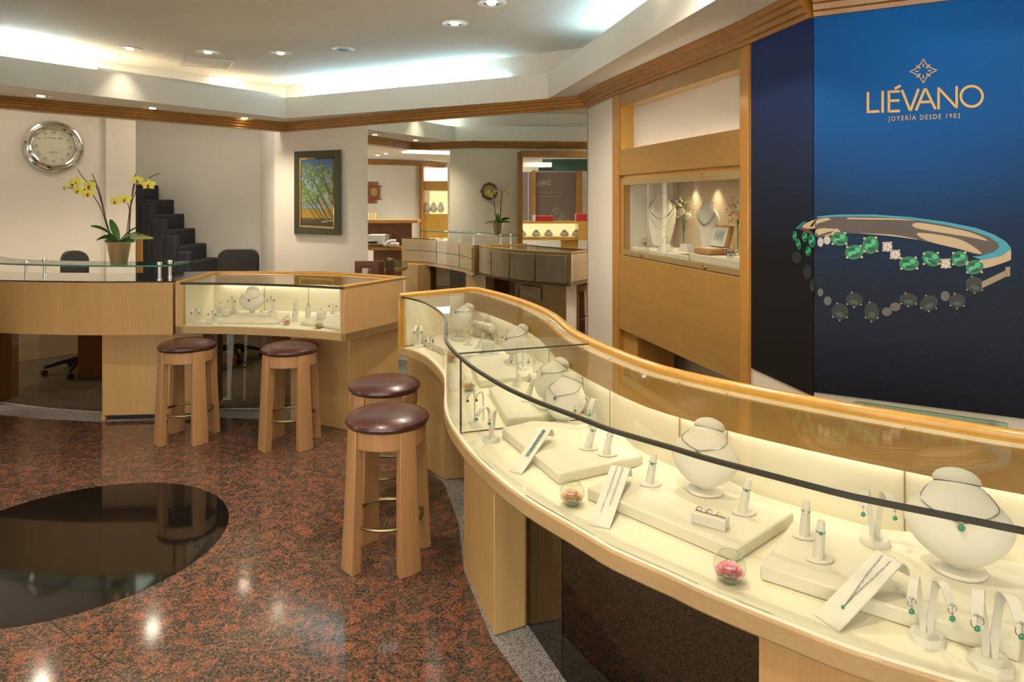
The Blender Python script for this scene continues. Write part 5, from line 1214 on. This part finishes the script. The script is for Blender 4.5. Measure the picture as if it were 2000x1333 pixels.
def vase(p, h, dsc, white=True, seed=1, fr=.07, green=False):
    t = thing('flower_vase', dsc, 'vase of flowers', p, 0); random.seed(seed)
    MB().lathe([(.022,.0),(.026,.004),(.030,h),(.028,h),(.024,.010),(0,.008)], 20).build('glass_vase', M['glass'], t, world=False)
    for i in range(7):
        a = random.uniform(0,6.28); r = random.uniform(0,fr*.8); e = Vector((r*math.cos(a), r*math.sin(a), h+random.uniform(.04,.16)))
        MB().tube(smooth3([(0,0,.02),(r*.2*math.cos(a),r*.2*math.sin(a),h*.8),tuple(e)],4), .0016, 5).build('stem', M['leaf'], t, world=False)
    b = MB(); 
    for i in range(130 if not green else 60):
        a = random.uniform(0,6.28); r = fr*random.random()**.5; b.ball((r*math.cos(a), r*math.sin(a), h+.02+random.uniform(0,.17)*(1-.3*r/fr)), .0045, 5, 4)
    b.build('small_blossoms', mat('blossom_white',(.80,.76,.55),.7) if not green else M['leaf2'], t, world=False)
    b = MB()
    for i in range(2): b.ball((.02*(-1)**i,-.035,h+.03+.03*i), .024, 12, 8)
    b.build('rose', M['velvet'] if white else M['peach'], t, world=False)
    b = MB()
    for i in range(26):
        a = random.uniform(0,6.28); c = Vector((0,0,h+random.uniform(0,.12))); e = c+Vector((math.cos(a)*fr,math.sin(a)*fr,random.uniform(-.02,.05))); s_ = Vector((-math.sin(a),math.cos(a),0))*.006
        b.add([c,c.lerp(e,.5)+s_,e,c.lerp(e,.5)-s_],[(0,1,2,3)])
    b.build('foliage', M['leaf'] if green else M['leaf2'], t, world=False)
vase(NP(1335,.22,ZN+.028), .20, 'tall glass vase with small white blossoms and roses in the wall cabinet window')
vase(NP(1441,.20,ZN+.045), .17, 'vase with spiky green foliage and pale blooms at the right of the wall cabinet window', False, 4, .065, True)
jp = NP(1388,.12,ZN+.046); t = thing('jewellery_box', 'open tan leather jewellery box with mirror lid in the wall cabinet window', 'jewellery box', jp, vface(nfc)+.1)
MB().box((0,0,.018),(.16,.13,.036)).build('base', M['tan'], t, world=False, bevel=.01); MB().box((0,0,.037),(.14,.11,.003)).build('lining', M['leather'], t, world=False)
Rl = Matrix.Rotation(math.radians(-18),3,'X'); lid = MB().box(Vector((.0,.08,.105)),(.16,.035,.14),M=Rl).build('lid', M['tan'], t, world=False, bevel=.012)
MB().box(Vector((.0,.060,.101)),(.135,.004,.115),M=Rl).build('lid_lining', M['leather'], lid, world=False); MB().box(Vector((.0,.057,.100)),(.09,.003,.075),M=Rl).build('lid_mirror', M['mirror'], lid, world=False)
b = MB(); cp = NP(1430,.07,ZN+.046); random.seed(9)
for i in range(14): b.disc_ring(cp+Vector((random.uniform(-.03,.03),random.uniform(-.06,.06),.02+random.random()*.03)), .016, .0016, 14, 5, Matrix.Rotation(random.random()*3,3,'X') @ Matrix.Rotation(random.random()*3,3,'Y'))
tag(b.build('chain_necklace', M['silver']), 'heaped silver link necklace at the lower right of the wall cabinet window', 'necklace')
